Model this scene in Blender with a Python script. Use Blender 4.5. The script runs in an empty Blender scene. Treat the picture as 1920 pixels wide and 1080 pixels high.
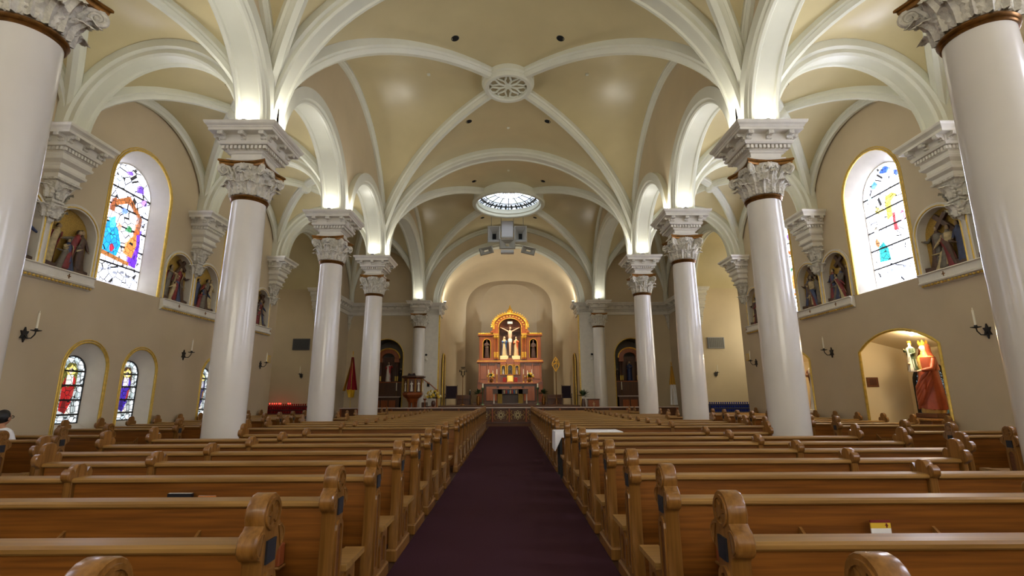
import bpy, bmesh, math, random
from math import sin, cos, pi, sqrt, radians, atan2
from mathutils import Vector, Matrix
from mathutils.geometry import tessellate_polygon
random.seed(7)
S = bpy.context.scene
COL = S.collection
# ------------------------------------------------------------------ camera
F_PX, PITCH, YAW, ROLL = 934.0, 0.2149, 0.0056, 0.0043
cam_d = bpy.data.cameras.new('camera'); cam = bpy.data.objects.new('camera', cam_d); COL.objects.link(cam)
cam_d.sensor_fit = 'HORIZONTAL'; cam_d.sensor_width = 36.0; cam_d.lens = F_PX / 1920 * 36.0
cam_d.clip_start = 0.05; cam_d.clip_end = 200
_f0 = Vector((sin(YAW), cos(YAW), 0)); _r0 = Vector((cos(YAW), -sin(YAW), 0)); _z = Vector((0, 0, 1))
_F = _f0 * cos(PITCH) + _z * sin(PITCH); _U0 = -_f0 * sin(PITCH) + _z * cos(PITCH)
_R = _r0 * cos(ROLL) - _U0 * sin(ROLL); _U = _r0 * sin(ROLL) + _U0 * cos(ROLL)
cam.matrix_world = Matrix(((_R.x, _U.x, -_F.x, 0.02), (_R.y, _U.y, -_F.y, 0.0), (_R.z, _U.z, -_F.z, 1.5), (0, 0, 0, 1)))
S.camera = cam
# ------------------------------------------------------------------ world, exposure
S.view_settings.view_transform = 'Standard'; S.view_settings.look = 'None'
S.view_settings.gamma = 1.0; S.view_settings.use_curve_mapping = False
S.view_settings.exposure = 0.0
W = bpy.data.worlds.new('world'); S.world = W; W.use_nodes = True
W.node_tree.nodes['Background'].inputs[0].default_value = (0.62, 0.72, 0.85, 1)
W.node_tree.nodes['Background'].inputs[1].default_value = 0.6
UPLIGHT_W = 7.5         # on the near and far side of each block
UPLIGHT_X = 25.0        # on the nave and aisle side
#        # each lamp standing on a capital block
GLASS_L, GLASS_R, REAR_FILL = 7.5, 19.0, 10.0   # daylight behind the stained glass; the last is added rear fill
SKY_E = 9.0
SPOT_W = 1150.0
WASH_W = 95.0          # floods standing on the chancel cornice
# ------------------------------------------------------------------ plan of the church (metres)
H_EYE = 1.5
ZT = 6.91               # springing of all vaults, top of the capital blocks
BAY = 4.85
YB, YC, YD, YE = 9.70, 14.55, 19.40, 29.10
XC = 5.30               # column line
XW = 9.43               # aisle wall
Y_REAR = -9.70
TRANS0, TRANS1, TRANSX = 20.05, 25.0, 13.6     # transept arms
NAVE_R = 4.76           # rise of the nave vault
AISLE_R = 2.2
AC = -0.037              # middle of the centre aisle

# ------------------------------------------------------------------ colour and materials
def lin(c):
    return tuple(((v / 255) / 12.92 if v / 255 <= .04045 else ((v / 255 + .055) / 1.055) ** 2.4) for v in c) + (1.0,)
MATS = {}
def mat(name, rgb, rough=.5, metal=0.0, var=0.0, scale=6.0, bump=0.0, stretch=(1, 1, 1), rgb2=None, spec=.5, coat=0.0):
    if name in MATS: return MATS[name]
    m = bpy.data.materials.new(name); m.use_nodes = True; nt = m.node_tree; b = nt.nodes['Principled BSDF']
    b.inputs['Roughness'].default_value = rough; b.inputs['Metallic'].default_value = metal
    b.inputs['Specular IOR Level'].default_value = spec
    if coat: b.inputs['Coat Weight'].default_value = coat; b.inputs['Coat Roughness'].default_value = .15
    b.inputs['Base Color'].default_value = lin(rgb)
    if var or bump or rgb2:
        tc = nt.nodes.new('ShaderNodeTexCoord'); mp = nt.nodes.new('ShaderNodeMapping')
        mp.inputs['Scale'].default_value = stretch
        nz = nt.nodes.new('ShaderNodeTexNoise'); nz.inputs['Scale'].default_value = scale; nz.inputs['Detail'].default_value = 5
        nt.links.new(tc.outputs['Object'], mp.inputs[0]); nt.links.new(mp.outputs[0], nz.inputs['Vector'])
        if var or rgb2:
            r = nt.nodes.new('ShaderNodeValToRGB'); r.color_ramp.elements[0].position = .32; r.color_ramp.elements[1].position = .68
            c = lin(rgb)
            if rgb2: c0, c1 = c, lin(rgb2)
            else:
                c0 = tuple(v * (1 - var) for v in c[:3]) + (1,); c1 = tuple(min(1, v * (1 + var)) for v in c[:3]) + (1,)
            r.color_ramp.elements[0].color = c0; r.color_ramp.elements[1].color = c1
            nt.links.new(nz.outputs['Fac'], r.inputs[0]); nt.links.new(r.outputs[0], b.inputs['Base Color'])
        if bump:
            bp = nt.nodes.new('ShaderNodeBump'); bp.inputs['Strength'].default_value = bump; bp.inputs['Distance'].default_value = .035 if bump >= 1 else .02
            nt.links.new(nz.outputs['Fac'], bp.inputs['Height']); nt.links.new(bp.outputs[0], b.inputs['Normal'])
    MATS[name] = m
    return m
def glow(name, rgb, strength, rgb2=None, scale=8.0, kind='noise'):
    """Backlit glass, flames and lamps: things that give off light."""
    if name in MATS: return MATS[name]
    m = bpy.data.materials.new(name); m.use_nodes = True; nt = m.node_tree; b = nt.nodes['Principled BSDF']
    b.inputs['Base Color'].default_value = tuple(v * .3 for v in lin(rgb)[:3]) + (1,)
    b.inputs['Roughness'].default_value = .25
    b.inputs['Emission Color'].default_value = lin(rgb); b.inputs['Emission Strength'].default_value = strength
    if rgb2:
        tc = nt.nodes.new('ShaderNodeTexCoord'); r = nt.nodes.new('ShaderNodeValToRGB')
        if kind == 'cells':
            nz = nt.nodes.new('ShaderNodeTexVoronoi'); nz.inputs['Scale'].default_value = scale; out = nz.outputs['Color']
        else:
            nz = nt.nodes.new('ShaderNodeTexNoise'); nz.inputs['Scale'].default_value = scale; nz.inputs['Detail'].default_value = 3; out = nz.outputs['Fac']
        nt.links.new(tc.outputs['Object'], nz.inputs['Vector'])
        r.color_ramp.elements[0].position = .38; r.color_ramp.elements[1].position = .62
        r.color_ramp.elements[0].color = lin(rgb2); r.color_ramp.elements[1].color = lin(rgb)
        nt.links.new(out, r.inputs[0]); nt.links.new(r.outputs[0], b.inputs['Emission Color'])
    MATS[name] = m
    return m
def wood(name, dark, light, rough=.35, along='x', coat=.25, grain=1.0):
    if name in MATS: return MATS[name]
    st = {'x': (.9, 26, 26), 'z': (26, 26, .9)}[along]
    return mat(name, dark, rough, rgb2=light, scale=1.6 * grain, bump=.06, stretch=st, coat=coat)

M_WALL = mat('wall_paint', (193, 175, 144), .42, var=.04, scale=1.2, bump=.03)
M_WEB = mat('vault_paint', (204, 190, 147), .28, var=.05, scale=.9, bump=.05)
M_LUN = mat('lunette_paint', (203, 185, 150), .38, var=.05, scale=.9, bump=.03)
M_RIB = mat('rib_paint', (219, 219, 201), .36, var=.03, scale=2.0)
M_STONE = mat('white_plaster', (222, 217, 203), .45, var=.05, scale=5.0, bump=.05)
M_SHAFT = mat('column_paint', (224, 219, 210), .22, var=.03, scale=1.5, coat=.3)
M_CARVE = mat('carved_plaster', (214, 209, 194), .6, var=.16, scale=15.0, bump=1.0)  # noise tone darkens the bump hollows, painting crevice shade into the carving
M_BRONZE = mat('bronze_gilt', (128, 88, 40), .32, metal=.75, var=.35, scale=10)
M_GOLD = mat('gold_paint', (214, 180, 84), .34, metal=.45, var=.15, scale=14)
M_GOLDB = mat('bright_gold', (232, 180, 70), .28, metal=.6, var=.25, scale=18)
M_REVEAL = mat('reveal_paint', (214, 208, 194), .45, var=.03)
M_BLACK = mat('black_iron', (22, 20, 20), .5)
M_DARK = mat('dark_void', (8, 7, 6), .9)
M_OAK = wood('oak_back', (108, 62, 17), (146, 89, 30), .36)
M_OAKR = wood('oak_rail', (134, 96, 42), (166, 125, 64), .46, 'x', .05)
M_OAKE = wood('oak_end', (114, 74, 27), (152, 105, 49), .3, 'z', .35)
M_OAKD = wood('oak_dark', (84, 46, 20), (112, 66, 32), .45)
M_ALT = wood('altar_walnut', (128, 60, 22), (168, 90, 38), .35, 'z', .3)
M_ALTD = wood('altar_dark', (66, 34, 18), (92, 52, 28), .4, 'z', .3)
M_CARPET = mat('maroon_carpet', (58, 34, 44), .95, var=.28, scale=260, bump=.4, rgb2=(74, 44, 54), spec=.1)
M_FLOOR = mat('floor_boards', (70, 46, 32), .5, var=.2, scale=3, stretch=(1, 8, 1))
M_WHITE = mat('white_linen', (236, 234, 232), .8, var=.03)
M_WAX = mat('candle_wax', (236, 228, 205), .5)
M_LEAF = mat('leaf_green', (46, 70, 34), .5, var=.4, scale=9)
M_PLATE = mat('number_plate', (26, 27, 34), .6)
M_GREY = mat('grey_enamel', (150, 150, 150), .4)
M_SKIN = mat('skin', (196, 142, 108), .5)

# ------------------------------------------------------------------ mesh helpers
class MB:
    """collects faces; build() links them as one mesh object"""
    def __init__(s): s.v = []; s.f = []; s.m = []; s.cur = 0
    def add(s, vs, fs):
        o = len(s.v); s.v.extend([tuple(p) for p in vs])
        for f in fs: s.f.append(tuple(i + o for i in f)); s.m.append(s.cur)
        return s
    def box(s, x0, x1, y0, y1, z0, z1, bev=0.0):
        if bev > 0:
            b = min(bev, (x1 - x0) / 2.01, (y1 - y0) / 2.01, (z1 - z0) / 2.01)
            bm = bmesh.new(); bmesh.ops.create_cube(bm, size=1)
            for v in bm.verts: v.co = Vector(((x0 + x1) / 2 + v.co.x * (x1 - x0), (y0 + y1) / 2 + v.co.y * (y1 - y0), (z0 + z1) / 2 + v.co.z * (z1 - z0)))
            bmesh.ops.bevel(bm, geom=bm.edges[:], offset=b, segments=1, affect='EDGES')
            bm.verts.index_update(); s.add([v.co for v in bm.verts], [[v.index for v in f.verts] for f in bm.faces]); bm.free(); return s
        return s.add([(x0, y0, z0), (x1, y0, z0), (x1, y1, z0), (x0, y1, z0), (x0, y0, z1), (x1, y0, z1), (x1, y1, z1), (x0, y1, z1)],
                     [(0, 3, 2, 1), (4, 5, 6, 7), (0, 1, 5, 4), (1, 2, 6, 5), (2, 3, 7, 6), (3, 0, 4, 7)])
    def frustum(s, hx0, hy0, z0, hx1, hy1, z1, cx=0, cy=0):
        return s.add([(cx - hx0, cy - hy0, z0), (cx + hx0, cy - hy0, z0), (cx + hx0, cy + hy0, z0), (cx - hx0, cy + hy0, z0),
                      (cx - hx1, cy - hy1, z1), (cx + hx1, cy - hy1, z1), (cx + hx1, cy + hy1, z1), (cx - hx1, cy + hy1, z1)],
                     [(0, 3, 2, 1), (4, 5, 6, 7), (0, 1, 5, 4), (1, 2, 6, 5), (2, 3, 7, 6), (3, 0, 4, 7)])
    def prism(s, poly, fn, d0, d1):
        """poly of (a,b); fn(a,b,d)->xyz; extruded from d0 to d1 (concave caps are tessellated)"""
        n = len(poly)
        vs = [fn(a, b, d0) for a, b in poly] + [fn(a, b, d1) for a, b in poly]
        tri = tessellate_polygon([[Vector((a, b, 0)) for a, b in poly]])
        fs = [tuple(t) for t in tri] + [tuple(i + n for i in reversed(t)) for t in tri]
        fs += [(i, (i + 1) % n, (i + 1) % n + n, i + n) for i in range(n)]
        return s.add(vs, fs)
    def lathe(s, prof, n=24, c=(0, 0, 0), a0=0, a1=2 * pi, sx=1.0, sy=1.0, mod=None, ring=False):
        """prof of (r,z); closed all round"""
        vs = []; fs = []; k = len(prof)
        for i in range(n):
            t = a0 + (a1 - a0) * i / n
            for r, z in prof:
                q = r * (mod(t, z) if mod else 1)
                vs.append((c[0] + q * cos(t) * sx, c[1] + q * sin(t) * sy, c[2] + z))
        for i in range(n):
            j = (i + 1) % n
            for p in range(k - 1): fs.append((i * k + p, j * k + p, j * k + p + 1, i * k + p + 1))
        if ring:
            for i in range(n): j = (i + 1) % n; fs.append((i * k + k - 1, j * k + k - 1, j * k, i * k))
        else: fs.append(tuple(i * k for i in reversed(range(n)))); fs.append(tuple(i * k + k - 1 for i in range(n)))
        return s.add(vs, fs)
    def sweep(s, prof, pts, Ns, B, closed=False, caps=True):
        """prof of (b,n) closed loop, along pts with normals Ns and constant (or listed) binormal B"""
        k = len(prof); n = len(pts); vs = []; fs = []
        for i in range(n):
            b = B[i] if isinstance(B, list) else B
            for pb, pn in prof: vs.append(Vector(pts[i]) + b * pb + Vector(Ns[i]) * pn)
        for i in range(n if closed else n - 1):
            j = (i + 1) % n
            for p in range(k): fs.append((i * k + p, i * k + (p + 1) % k, j * k + (p + 1) % k, j * k + p))
        if caps and not closed:
            fs.append(tuple(range(k))); fs.append(tuple((n - 1) * k + p for p in reversed(range(k))))
        return s.add(vs, fs)
    def tube(s, pts, rad, n=8, caps=True):
        pts = [Vector(p) for p in pts]; k = len(pts); rad = rad if isinstance(rad, (list, tuple)) else [rad] * k
        vs = []; fs = []; prev = None
        for i in range(k):
            t = (pts[min(i + 1, k - 1)] - pts[max(i - 1, 0)]).normalized()
            u = prev if prev is not None else (Vector((0, 0, 1)) if abs(t.z) < .9 else Vector((1, 0, 0)))
            u = (u - t * u.dot(t)).normalized(); w = t.cross(u); prev = u
            for j in range(n):
                a = 2 * pi * j / n; vs.append(pts[i] + (u * cos(a) + w * sin(a)) * rad[i])
        for i in range(k - 1):
            for j in range(n): fs.append((i * n + j, i * n + (j + 1) % n, (i + 1) * n + (j + 1) % n, (i + 1) * n + j))
        if caps: fs.append(tuple(reversed(range(n)))); fs.append(tuple((k - 1) * n + j for j in range(n)))
        return s.add(vs, fs)
    def ball(s, c, r, n=12, m=8, fn=None):
        r = r if isinstance(r, (list, tuple)) else (r, r, r); vs = [(c[0], c[1], c[2] - r[2])]; fs = []
        for i in range(1, m):
            p = -pi / 2 + pi * i / m
            for j in range(n):
                t = 2 * pi * j / n; vs.append((c[0] + r[0] * cos(p) * cos(t), c[1] + r[1] * cos(p) * sin(t), c[2] + r[2] * sin(p)))
        vs.append((c[0], c[1], c[2] + r[2]))
        if fn: vs = [fn(Vector(v)) for v in vs]
        for j in range(n): fs.append((0, 1 + (j + 1) % n, 1 + j))
        for i in range(m - 2):
            for j in range(n): fs.append((1 + i * n + j, 1 + i * n + (j + 1) % n, 1 + (i + 1) * n + (j + 1) % n, 1 + (i + 1) * n + j))
        L = len(vs) - 1
        for j in range(n): fs.append((L, 1 + (m - 2) * n + j, 1 + (m - 2) * n + (j + 1) % n))
        return s.add(vs, fs)
    def loft(s, rings, close=True):
        k = len(rings[0]); vs = [p for r in rings for p in r]; fs = []
        for i in range(len(rings) - 1):
            for j in range(k if close else k - 1): fs.append((i * k + j, i * k + (j + 1) % k, (i + 1) * k + (j + 1) % k, (i + 1) * k + j))
        return s.add(vs, fs)
    def mesh(s, name, smooth=None, fix=True):
        me = bpy.data.meshes.new(name); me.from_pydata(s.v, [], s.f)
        if fix:
            bm = bmesh.new(); bm.from_mesh(me); bmesh.ops.recalc_face_normals(bm, faces=bm.faces[:]); bm.to_mesh(me); bm.free()
        if any(s.m): me.polygons.foreach_set('material_index', s.m)
        if smooth:
            me.polygons.foreach_set('use_smooth', [True] * len(me.polygons)); me.set_sharp_from_angle(angle=radians(smooth))
        me.update(); return me
    def build(s, name, m, parent=None, smooth=None, loc=None, fix=True):
        me = s.mesh(name, smooth, fix)
        for x in (m if isinstance(m, (list, tuple)) else [m]): me.materials.append(x)
        return link(name, me, parent, loc)
def link(name, me, parent=None, loc=None, rot=None):
    o = bpy.data.objects.new(name, me); COL.objects.link(o); o.parent = parent
    if loc is not None: o.location = loc
    if rot is not None: o.rotation_euler = rot
    return o
def tag(o, label=None, cat=None, group=None, kind=None):
    if label: o['label'] = label
    if cat: o['category'] = cat
    if group: o['group'] = group
    if kind: o['kind'] = kind
    return o
def thing(name, label, cat, loc=(0, 0, 0), rz=0, group=None):
    o = bpy.data.objects.new(name, None); COL.objects.link(o); o.location = loc; o.rotation_euler = (0, 0, rz); o.empty_display_size = .1
    return tag(o, label, cat, group)
def copy_tree(o, parent=None):
    c = o.copy(); COL.objects.link(c); c.parent = parent
    for ch in KIDS.get(o.name, None) or list(o.children): copy_tree(ch, c)
    return c
KIDS = {}
def arch_pts(half, z0, zs, rise, n=14):
    """outline (u,z) of an arched opening centred on u=0: up the left leg, over, down the right leg"""
    return [(-half, z0)] + [(-half * cos(pi * i / n), zs + rise * sin(pi * i / n)) for i in range(n + 1)] + [(half, z0)]
def ell_path(c, u, a, rise, n=28, t0=0.0, t1=pi):
    c = Vector(c); u = Vector(u); z = Vector((0, 0, 1)); P = []; N = []
    for i in range(n + 1):
        t = t0 + (t1 - t0) * i / n
        P.append(c + u * (a * cos(t)) + z * (rise * sin(t))); N.append((u * (cos(t) / a) + z * (sin(t) / rise)).normalized())
    return P, N
# ------------------------------------------------------------------ floor
o = MB().box(-14.5, 14.5, Y_REAR - .3, 30.0, -.2, 0).build('floor', M_FLOOR); tag(o, kind='structure')
cr = MB().box(AC - 1.0, AC + 1.0, Y_REAR, 26.45, 0, .012).build('carpet_runner', M_CARPET)
tag(cr, 'dark maroon ribbed carpet running up the centre aisle', 'carpet')
sf = MB().box(-9.4, 9.4, 26.45, 29.1, 0, .14).box(-9.4, 9.4, 27.6, 29.1, .14, .42).box(-4.09, 4.09, 28.3, 36.0, 0, .56).box(-4.08, 4.08, 28.75, 36.0, .56, .78).box(-4.07, 4.07, 29.2, 36.0, .78, 1.0).build('floor_sanctuary', M_OAKD)
tag(sf, kind='structure')
# ------------------------------------------------------------------ walls
def wall_face(outer, holes, fn):
    polys = [[Vector((a, b, 0)) for a, b in outer]] + [[Vector((a, b, 0)) for a, b in h] for h in holes]
    flat = [p for q in polys for p in q]
    return [fn(p.x, p.y) for p in flat], [tuple(t) for t in tessellate_polygon(polys)]
def shift(pts, du): return [(u + du, z) for u, z in pts]
def inset_like(pts, half, z0, zs, rise):  # same topology, other size
    return arch_pts(half, z0, zs, rise, len(pts) - 3)
NICHE = dict(half=.56, z0=4.16, zs=4.98, rise=.56)
BIGW = dict(half=1.02, z0=4.15, zs=6.75, rise=1.02)
BIGG = dict(half=.79, z0=4.30, zs=6.64, rise=.79)
SMLW = dict(half=.575, z0=.72, zs=2.16, rise=.575)
SMLG = dict(half=.36, z0=.98, zs=2.06, rise=.36)
SHRW = dict(half=1.27, z0=.55, zs=2.62, rise=.44)
big_c = [-7.27, -2.42, 2.43, 7.28, 12.12, 16.97]
niche_c = [y + d for y in (-4.85, 0, 4.85, 9.7, 14.55) for d in (-.66, .66)] + [19.4 - .66]
small_c = {-1: [y + d for y in big_c for d in (-.83, .83)], 1: [y + d for y in big_c[:4] for d in (-.83, .83)]}
def seg_pts(half, z0, zs, rise, n=14):
    R_ = (half * half + rise * rise) / (2 * rise); a = math.asin(half / R_)
    return [(-half, z0)] + [(R_ * sin(-a + 2 * a * i / n), zs + rise - R_ + R_ * cos(-a + 2 * a * i / n)) for i in range(n + 1)] + [(half, z0)]
shrine_c = {-1: [], 1: [12.15, 16.97]}
BIGD, SMLD, NICD = .42, .33, .2
WALLS = {}
for s, side in ((-1, 'left'), (1, 'right')):
    holes = []; rev = MB()
    def hole(yc, d, g, depth, sill=True):
        o = shift(arch_pts(**d), yc); holes.append(o); q = shift(inset_like(o, **g), yc)
        r0 = [(s * XW, y, z) for y, z in o]; r1 = [(s * (XW + depth), y, z) for y, z in q]
        rev.loft([r0, r1], close=True)
    for y in big_c: hole(y, BIGW, BIGG, BIGD)
    for y in small_c[s]: hole(y, SMLW, SMLG, SMLD)
    for y in niche_c: hole(y, NICHE, NICHE, NICD)
    for y in shrine_c[s]: holes.append(shift(seg_pts(**SHRW), y))
    ta = [(y + 22.525, z) for y, z in arch_pts(2.475, 0, ZT, 2.3, 20)]
    outer = [(Y_REAR, 0)] + ta + [(29.1, 0), (29.1, 10.8), (Y_REAR, 10.8)]
    w = MB(); w.add(*wall_face(outer, holes, lambda a, b: (s * XW, a, b)))
    wo = w.build('wall_' + side, M_WALL); tag(wo, kind='structure'); WALLS[s] = wo
    rev.build('reveal', M_REVEAL, wo, smooth=40)
    # transept arm: near wall, far wall, end wall, barrel
    tw = MB()
    tw.add([(s * XW, TRANS0, 0), (s * TRANSX, TRANS0, 0), (s * TRANSX, TRANS0, 9.4), (s * XW, TRANS0, 9.4)], [(0, 1, 2, 3)])
    tw.add([(s * TRANSX, TRANS0, 0), (s * TRANSX, TRANS1, 0), (s * TRANSX, TRANS1, 9.4), (s * TRANSX, TRANS0, 9.4)], [(0, 1, 2, 3)])
    t = tw.build('wall_transept_' + side, M_WALL); tag(t, kind='structure')
    for yy in (21.5, 23.5):
        wn = MB().prism(shift(arch_pts(.62, 3.4, 6.0, .62), yy), lambda a, b, d: (s * (TRANSX - .03 - d), a, b), 0, .02).build('window_%d' % (40 + int(yy) + s), glow('transept_glass_%d' % s, (250, 240, 214), 7.0 if s > 0 else 1.0)); tag(wn, kind='structure')
    fw = MB(); fw.add([(s * XW, TRANS1, 0), (s * TRANSX, TRANS1, 0), (s * TRANSX, TRANS1, 9.4), (s * XW, TRANS1, 9.4)], [(0, 1, 2, 3)])
    t = fw.build('wall_transept_far_' + side, M_LUN); tag(t, kind='structure')
# rear wall behind the camera; its three glowing windows are added for fill light
holes = [[(u + x, z) for u, z in arch_pts(.9, 3.6, 6.6, .9)] for x in (-3.2, 0, 3.2)]
w = MB(); w.add(*wall_face([(-XW, 0), (XW, 0), (XW, 12), (-XW, 12)], holes, lambda a, b: (a, Y_REAR, b)))
rw = w.build('wall_rear', M_WALL); tag(rw, kind='structure')
for x in (-3.2, 0, 3.2):
    g = MB(); pts = arch_pts(.9, 3.6, 6.6, .9); n = len(pts)
    g.prism(pts, lambda a, b, d: (x + a, Y_REAR - .12 + d, b), 0, .02)
    wn = g.build('window_%d' % (30 + int(x)), glow('rear_fill_glass', (250, 244, 226), REAR_FILL)); tag(wn, kind='structure')
# chancel front wall: chancel opening and two side altar niches
CH_A, CH_R, CH_Y0, CH_Y1 = 4.1, 3.45, 29.1, 34.0
SAN = dict(half=.99, z0=.42, zs=3.83, rise=.99)
chan = arch_pts(CH_A, 0, ZT, CH_R, 28)
outer = [(-XW, 0)] + chan + [(XW, 0), (XW, 12), (-XW, 12)]
holes = [shift(arch_pts(**SAN), x) for x in (-7.12, 7.12)]
w = MB(); w.add(*wall_face(outer, holes, lambda a, b: (a, CH_Y0, b)))
wf = w.build('wall_front', M_LUN); tag(wf, kind='structure')
SAD = 1.35
rv = MB()
for x in (-7.12, 7.12):
    o = shift(arch_pts(**SAN), x)
    rv.loft([[(a, CH_Y0, b) for a, b in o], [(a, CH_Y0 + SAD, b) for a, b in o]])
    rv.add([(a, CH_Y0 + SAD, b) for a, b in o], [tuple(range(len(o)))])
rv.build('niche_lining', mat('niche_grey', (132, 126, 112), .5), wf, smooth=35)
# chancel: section narrows from the arch to the altar recess
def ch_section(a, zs, rise, y, n=28, p=2.0):
    P = [(-a, y, 0)]
    for i in range(n + 1):
        t = pi * i / n; c_, s_ = cos(t), sin(t)
        P.append((-a * (abs(c_) ** (2 / p)) * (1 if c_ > 0 else -1), y, zs + rise * (s_ ** (2 / p))))
    return P + [(a, y, 0)]
cw = MB()
cw.loft([ch_section(4.1, ZT, CH_R, CH_Y0), ch_section(4.1, ZT, CH_R, 30.6), ch_section(4.05, 6.95, 3.35, 32.2, p=2.05), ch_section(3.85, 7.0, 3.15, 33.3, p=2.1), ch_section(3.5, 7.1, 2.75, 33.9, p=2.25), ch_section(3.0, 7.2, 2.3, 34.2, p=2.6)], close=False)
cho = cw.build('wall_chancel', M_LUN, smooth=50); tag(cho, kind='structure')
cr_ = MB(); cr_.loft([ch_section(3.0, 7.2, 2.3, 34.2, p=2.6), ch_section(2.85, 7.22, 2.28, 34.7, p=2.7), ch_section(2.5, 7.26, 2.24, 35.15, p=2.8), ch_section(1.98, 7.3, 2.2, 35.4, p=2.9)], close=False)
e = ch_section(1.98, 7.3, 2.2, 35.4, p=2.9); cr_.add(e, [tuple(range(len(e)))])
cr_.build('altar_recess', M_WALL, cho, smooth=35)
# gold edge down the jambs of the chancel and along the niches and windows
def trim(parent, outline, fn, B, N, r=.035, name='gold_moulding', m=M_GOLD, closed=False, rope=False):
    """round moulding along an outline of (u,z)"""
    pts = [Vector(fn(a, b)) for a, b in outline]
    b = MB(); b.tube(pts, r, 8); return b.build(name, m, parent, smooth=60)
for s in (-1, 1):
    MB().box(s * 4.1 - .05, s * 4.1 + .05, 29.02, 29.12, .62, 6.2).build('gold_moulding', M_GOLD, wf)
    trim(wf, shift(arch_pts(**SAN), s * 7.12), lambda a, b: (a, CH_Y0 - .01, b), None, None, .03)
    # small doorway in the chancel side wall
    d = MB(); o = arch_pts(.5, 1.0, 3.6, .5)
    d.prism(o, lambda a, b, q: (s * (4.06 - q), 31.0 + a, b), 0, .04)
    trim(d.build('side_door', M_ALTD, cho), shift(o, 0), lambda a, b: (s * 4.02, 31.0 + a, b), None, None, .045)
# ------------------------------------------------------------------ vaults
ceil = bpy.data.objects.new('ceiling', None); COL.objects.link(ceil); tag(ceil, kind='structure')
def web(x0, x1, y0, y1, R, name, m, n=36, hole=None, zt=ZT):
    xm, ym, a, b = (x0 + x1) / 2, (y0 + y1) / 2, (x1 - x0) / 2, (y1 - y0) / 2
    vs = []; fs = []
    for i in range(n + 1):
        for j in range(n + 1):
            u, v = -cos(pi * i / n), -cos(pi * j / n)
            vs.append((xm + a * u, ym + b * v, zt + R * sqrt(max(0, 1 - min(u * u, v * v)))))
    for i in range(n):
        for j in range(n):
            q = [i * (n + 1) + j, (i + 1) * (n + 1) + j, (i + 1) * (n + 1) + j + 1, i * (n + 1) + j + 1]
            if hole:
                if max(Vector((vs[k][0] - hole[0], vs[k][1] - hole[1], 0)).length for k in q) < hole[2]: continue
            if i == j: fs += [(q[0], q[1], q[2]), (q[0], q[2], q[3])]
            elif i + j == n - 1: fs += [(q[0], q[1], q[3]), (q[1], q[2], q[3])]
            else: fs.append(tuple(q))
    return MB().add(vs, fs).build(name, m, ceil, smooth=24)
NB = [(Y_REAR, 0), (0, YB), (YB, YD), (YD, YE)]
SKY_C = (0.0, 24.25)
for y0, y1 in NB:
    web(-XC, XC, y0, y1, NAVE_R, 'nave_vault', M_WEB, 48, hole=(0, 24.25, 1.86) if y1 == YE else None)
AB = [Y_REAR + BAY * i for i in range(7)]
for s in (-1, 1):
    for i in range(6):
        web(min(s * XC, s * XW), max(s * XC, s * XW), AB[i], AB[i + 1], AISLE_R, 'aisle_vault', M_WEB, 24)
    web(min(s * XC, s * XW), max(s * XC, s * XW), YD, YE, 3.45, 'transept_vault', M_WEB, 28)
    tb = MB(); P0, _ = ell_path((s * XW, 22.525, ZT), (0, 1, 0), 2.475, 2.3, 24); P1, _ = ell_path((s * TRANSX, 22.525, ZT), (0, 1, 0), 2.475, 2.3, 24)
    tb.loft([P0, P1], close=False); tb.build('transept_barrel', M_WEB, ceil, smooth=40)
# ribs
def band(w, d, up=.12):   # broad arch: flat soffit between two rolls
    h = w / 2
    return [(-h, up), (-h, -d * .45), (-h + .05, -d * .6), (-h + .05, -d * .86), (-h + .09, -d), (-h + .15, -d), (-h + .18, -d * .88), (h - .18, -d * .88), (h - .15, -d), (h - .09, -d), (h - .05, -d * .86), (h - .05, -d * .6), (h, -d * .45), (h, up)]
def rib(w, d, up=.1):
    h = w / 2
    return [(-h, up), (-h, -d * .35), (-h * .72, -d * .5), (-h * .72, -d * .62), (-h * .5, -d * .78), (-h * .34, -d), (h * .34, -d), (h * .5, -d * .78), (h * .72, -d * .62), (h * .72, -d * .5), (h, -d * .35), (h, up)]
BX, BY = Vector((1, 0, 0)), Vector((0, 1, 0))
def arch(name, c, u, a, R, prof, t0=0.0, t1=pi, n=30, m=M_RIB, parent=None):
    u = Vector(u).normalized(); P, N = ell_path(c, u, a, R, n, t0, t1); B = Vector((-u.y, u.x, 0))
    return MB().sweep(prof, P, N, B).build(name, m, parent or ceil, smooth=32)
for y in (0, YB, YD): arch('transverse_arch', (0, y, ZT), BX, XC - .02, NAVE_R, band(.62, .32), n=40)
arch('transverse_arch', (0, YE - .05, ZT), BX, XC - .02, NAVE_R, rib(.34, .22), n=40)
arch('chancel_arch', (0, YE - .1, ZT), BX, 4.34, 3.70, band(.5, .26), n=40)
for y0, y1 in NB:
    ym, b = (y0 + y1) / 2, (y1 - y0) / 2; L = sqrt(XC * XC + b * b)
    trim_r = 1.8 if y1 == YE else .74
    tt = math.acos(trim_r / L)
    for dx in (-1, 1):
        u = (dx * XC, b, 0)
        arch('diagonal_rib', (0, ym, ZT), u, L, NAVE_R, rib(.36, .26), 0, tt, 24)
        arch('diagonal_rib', (0, ym, ZT), u, L, NAVE_R, rib(.36, .26), pi - tt, pi, 24)
    for s in (-1, 1):
        arch('wall_rib', (s * (XC - .24), ym, ZT), BY, b - .03, NAVE_R - .02, rib(.24, .16), n=36)
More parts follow.
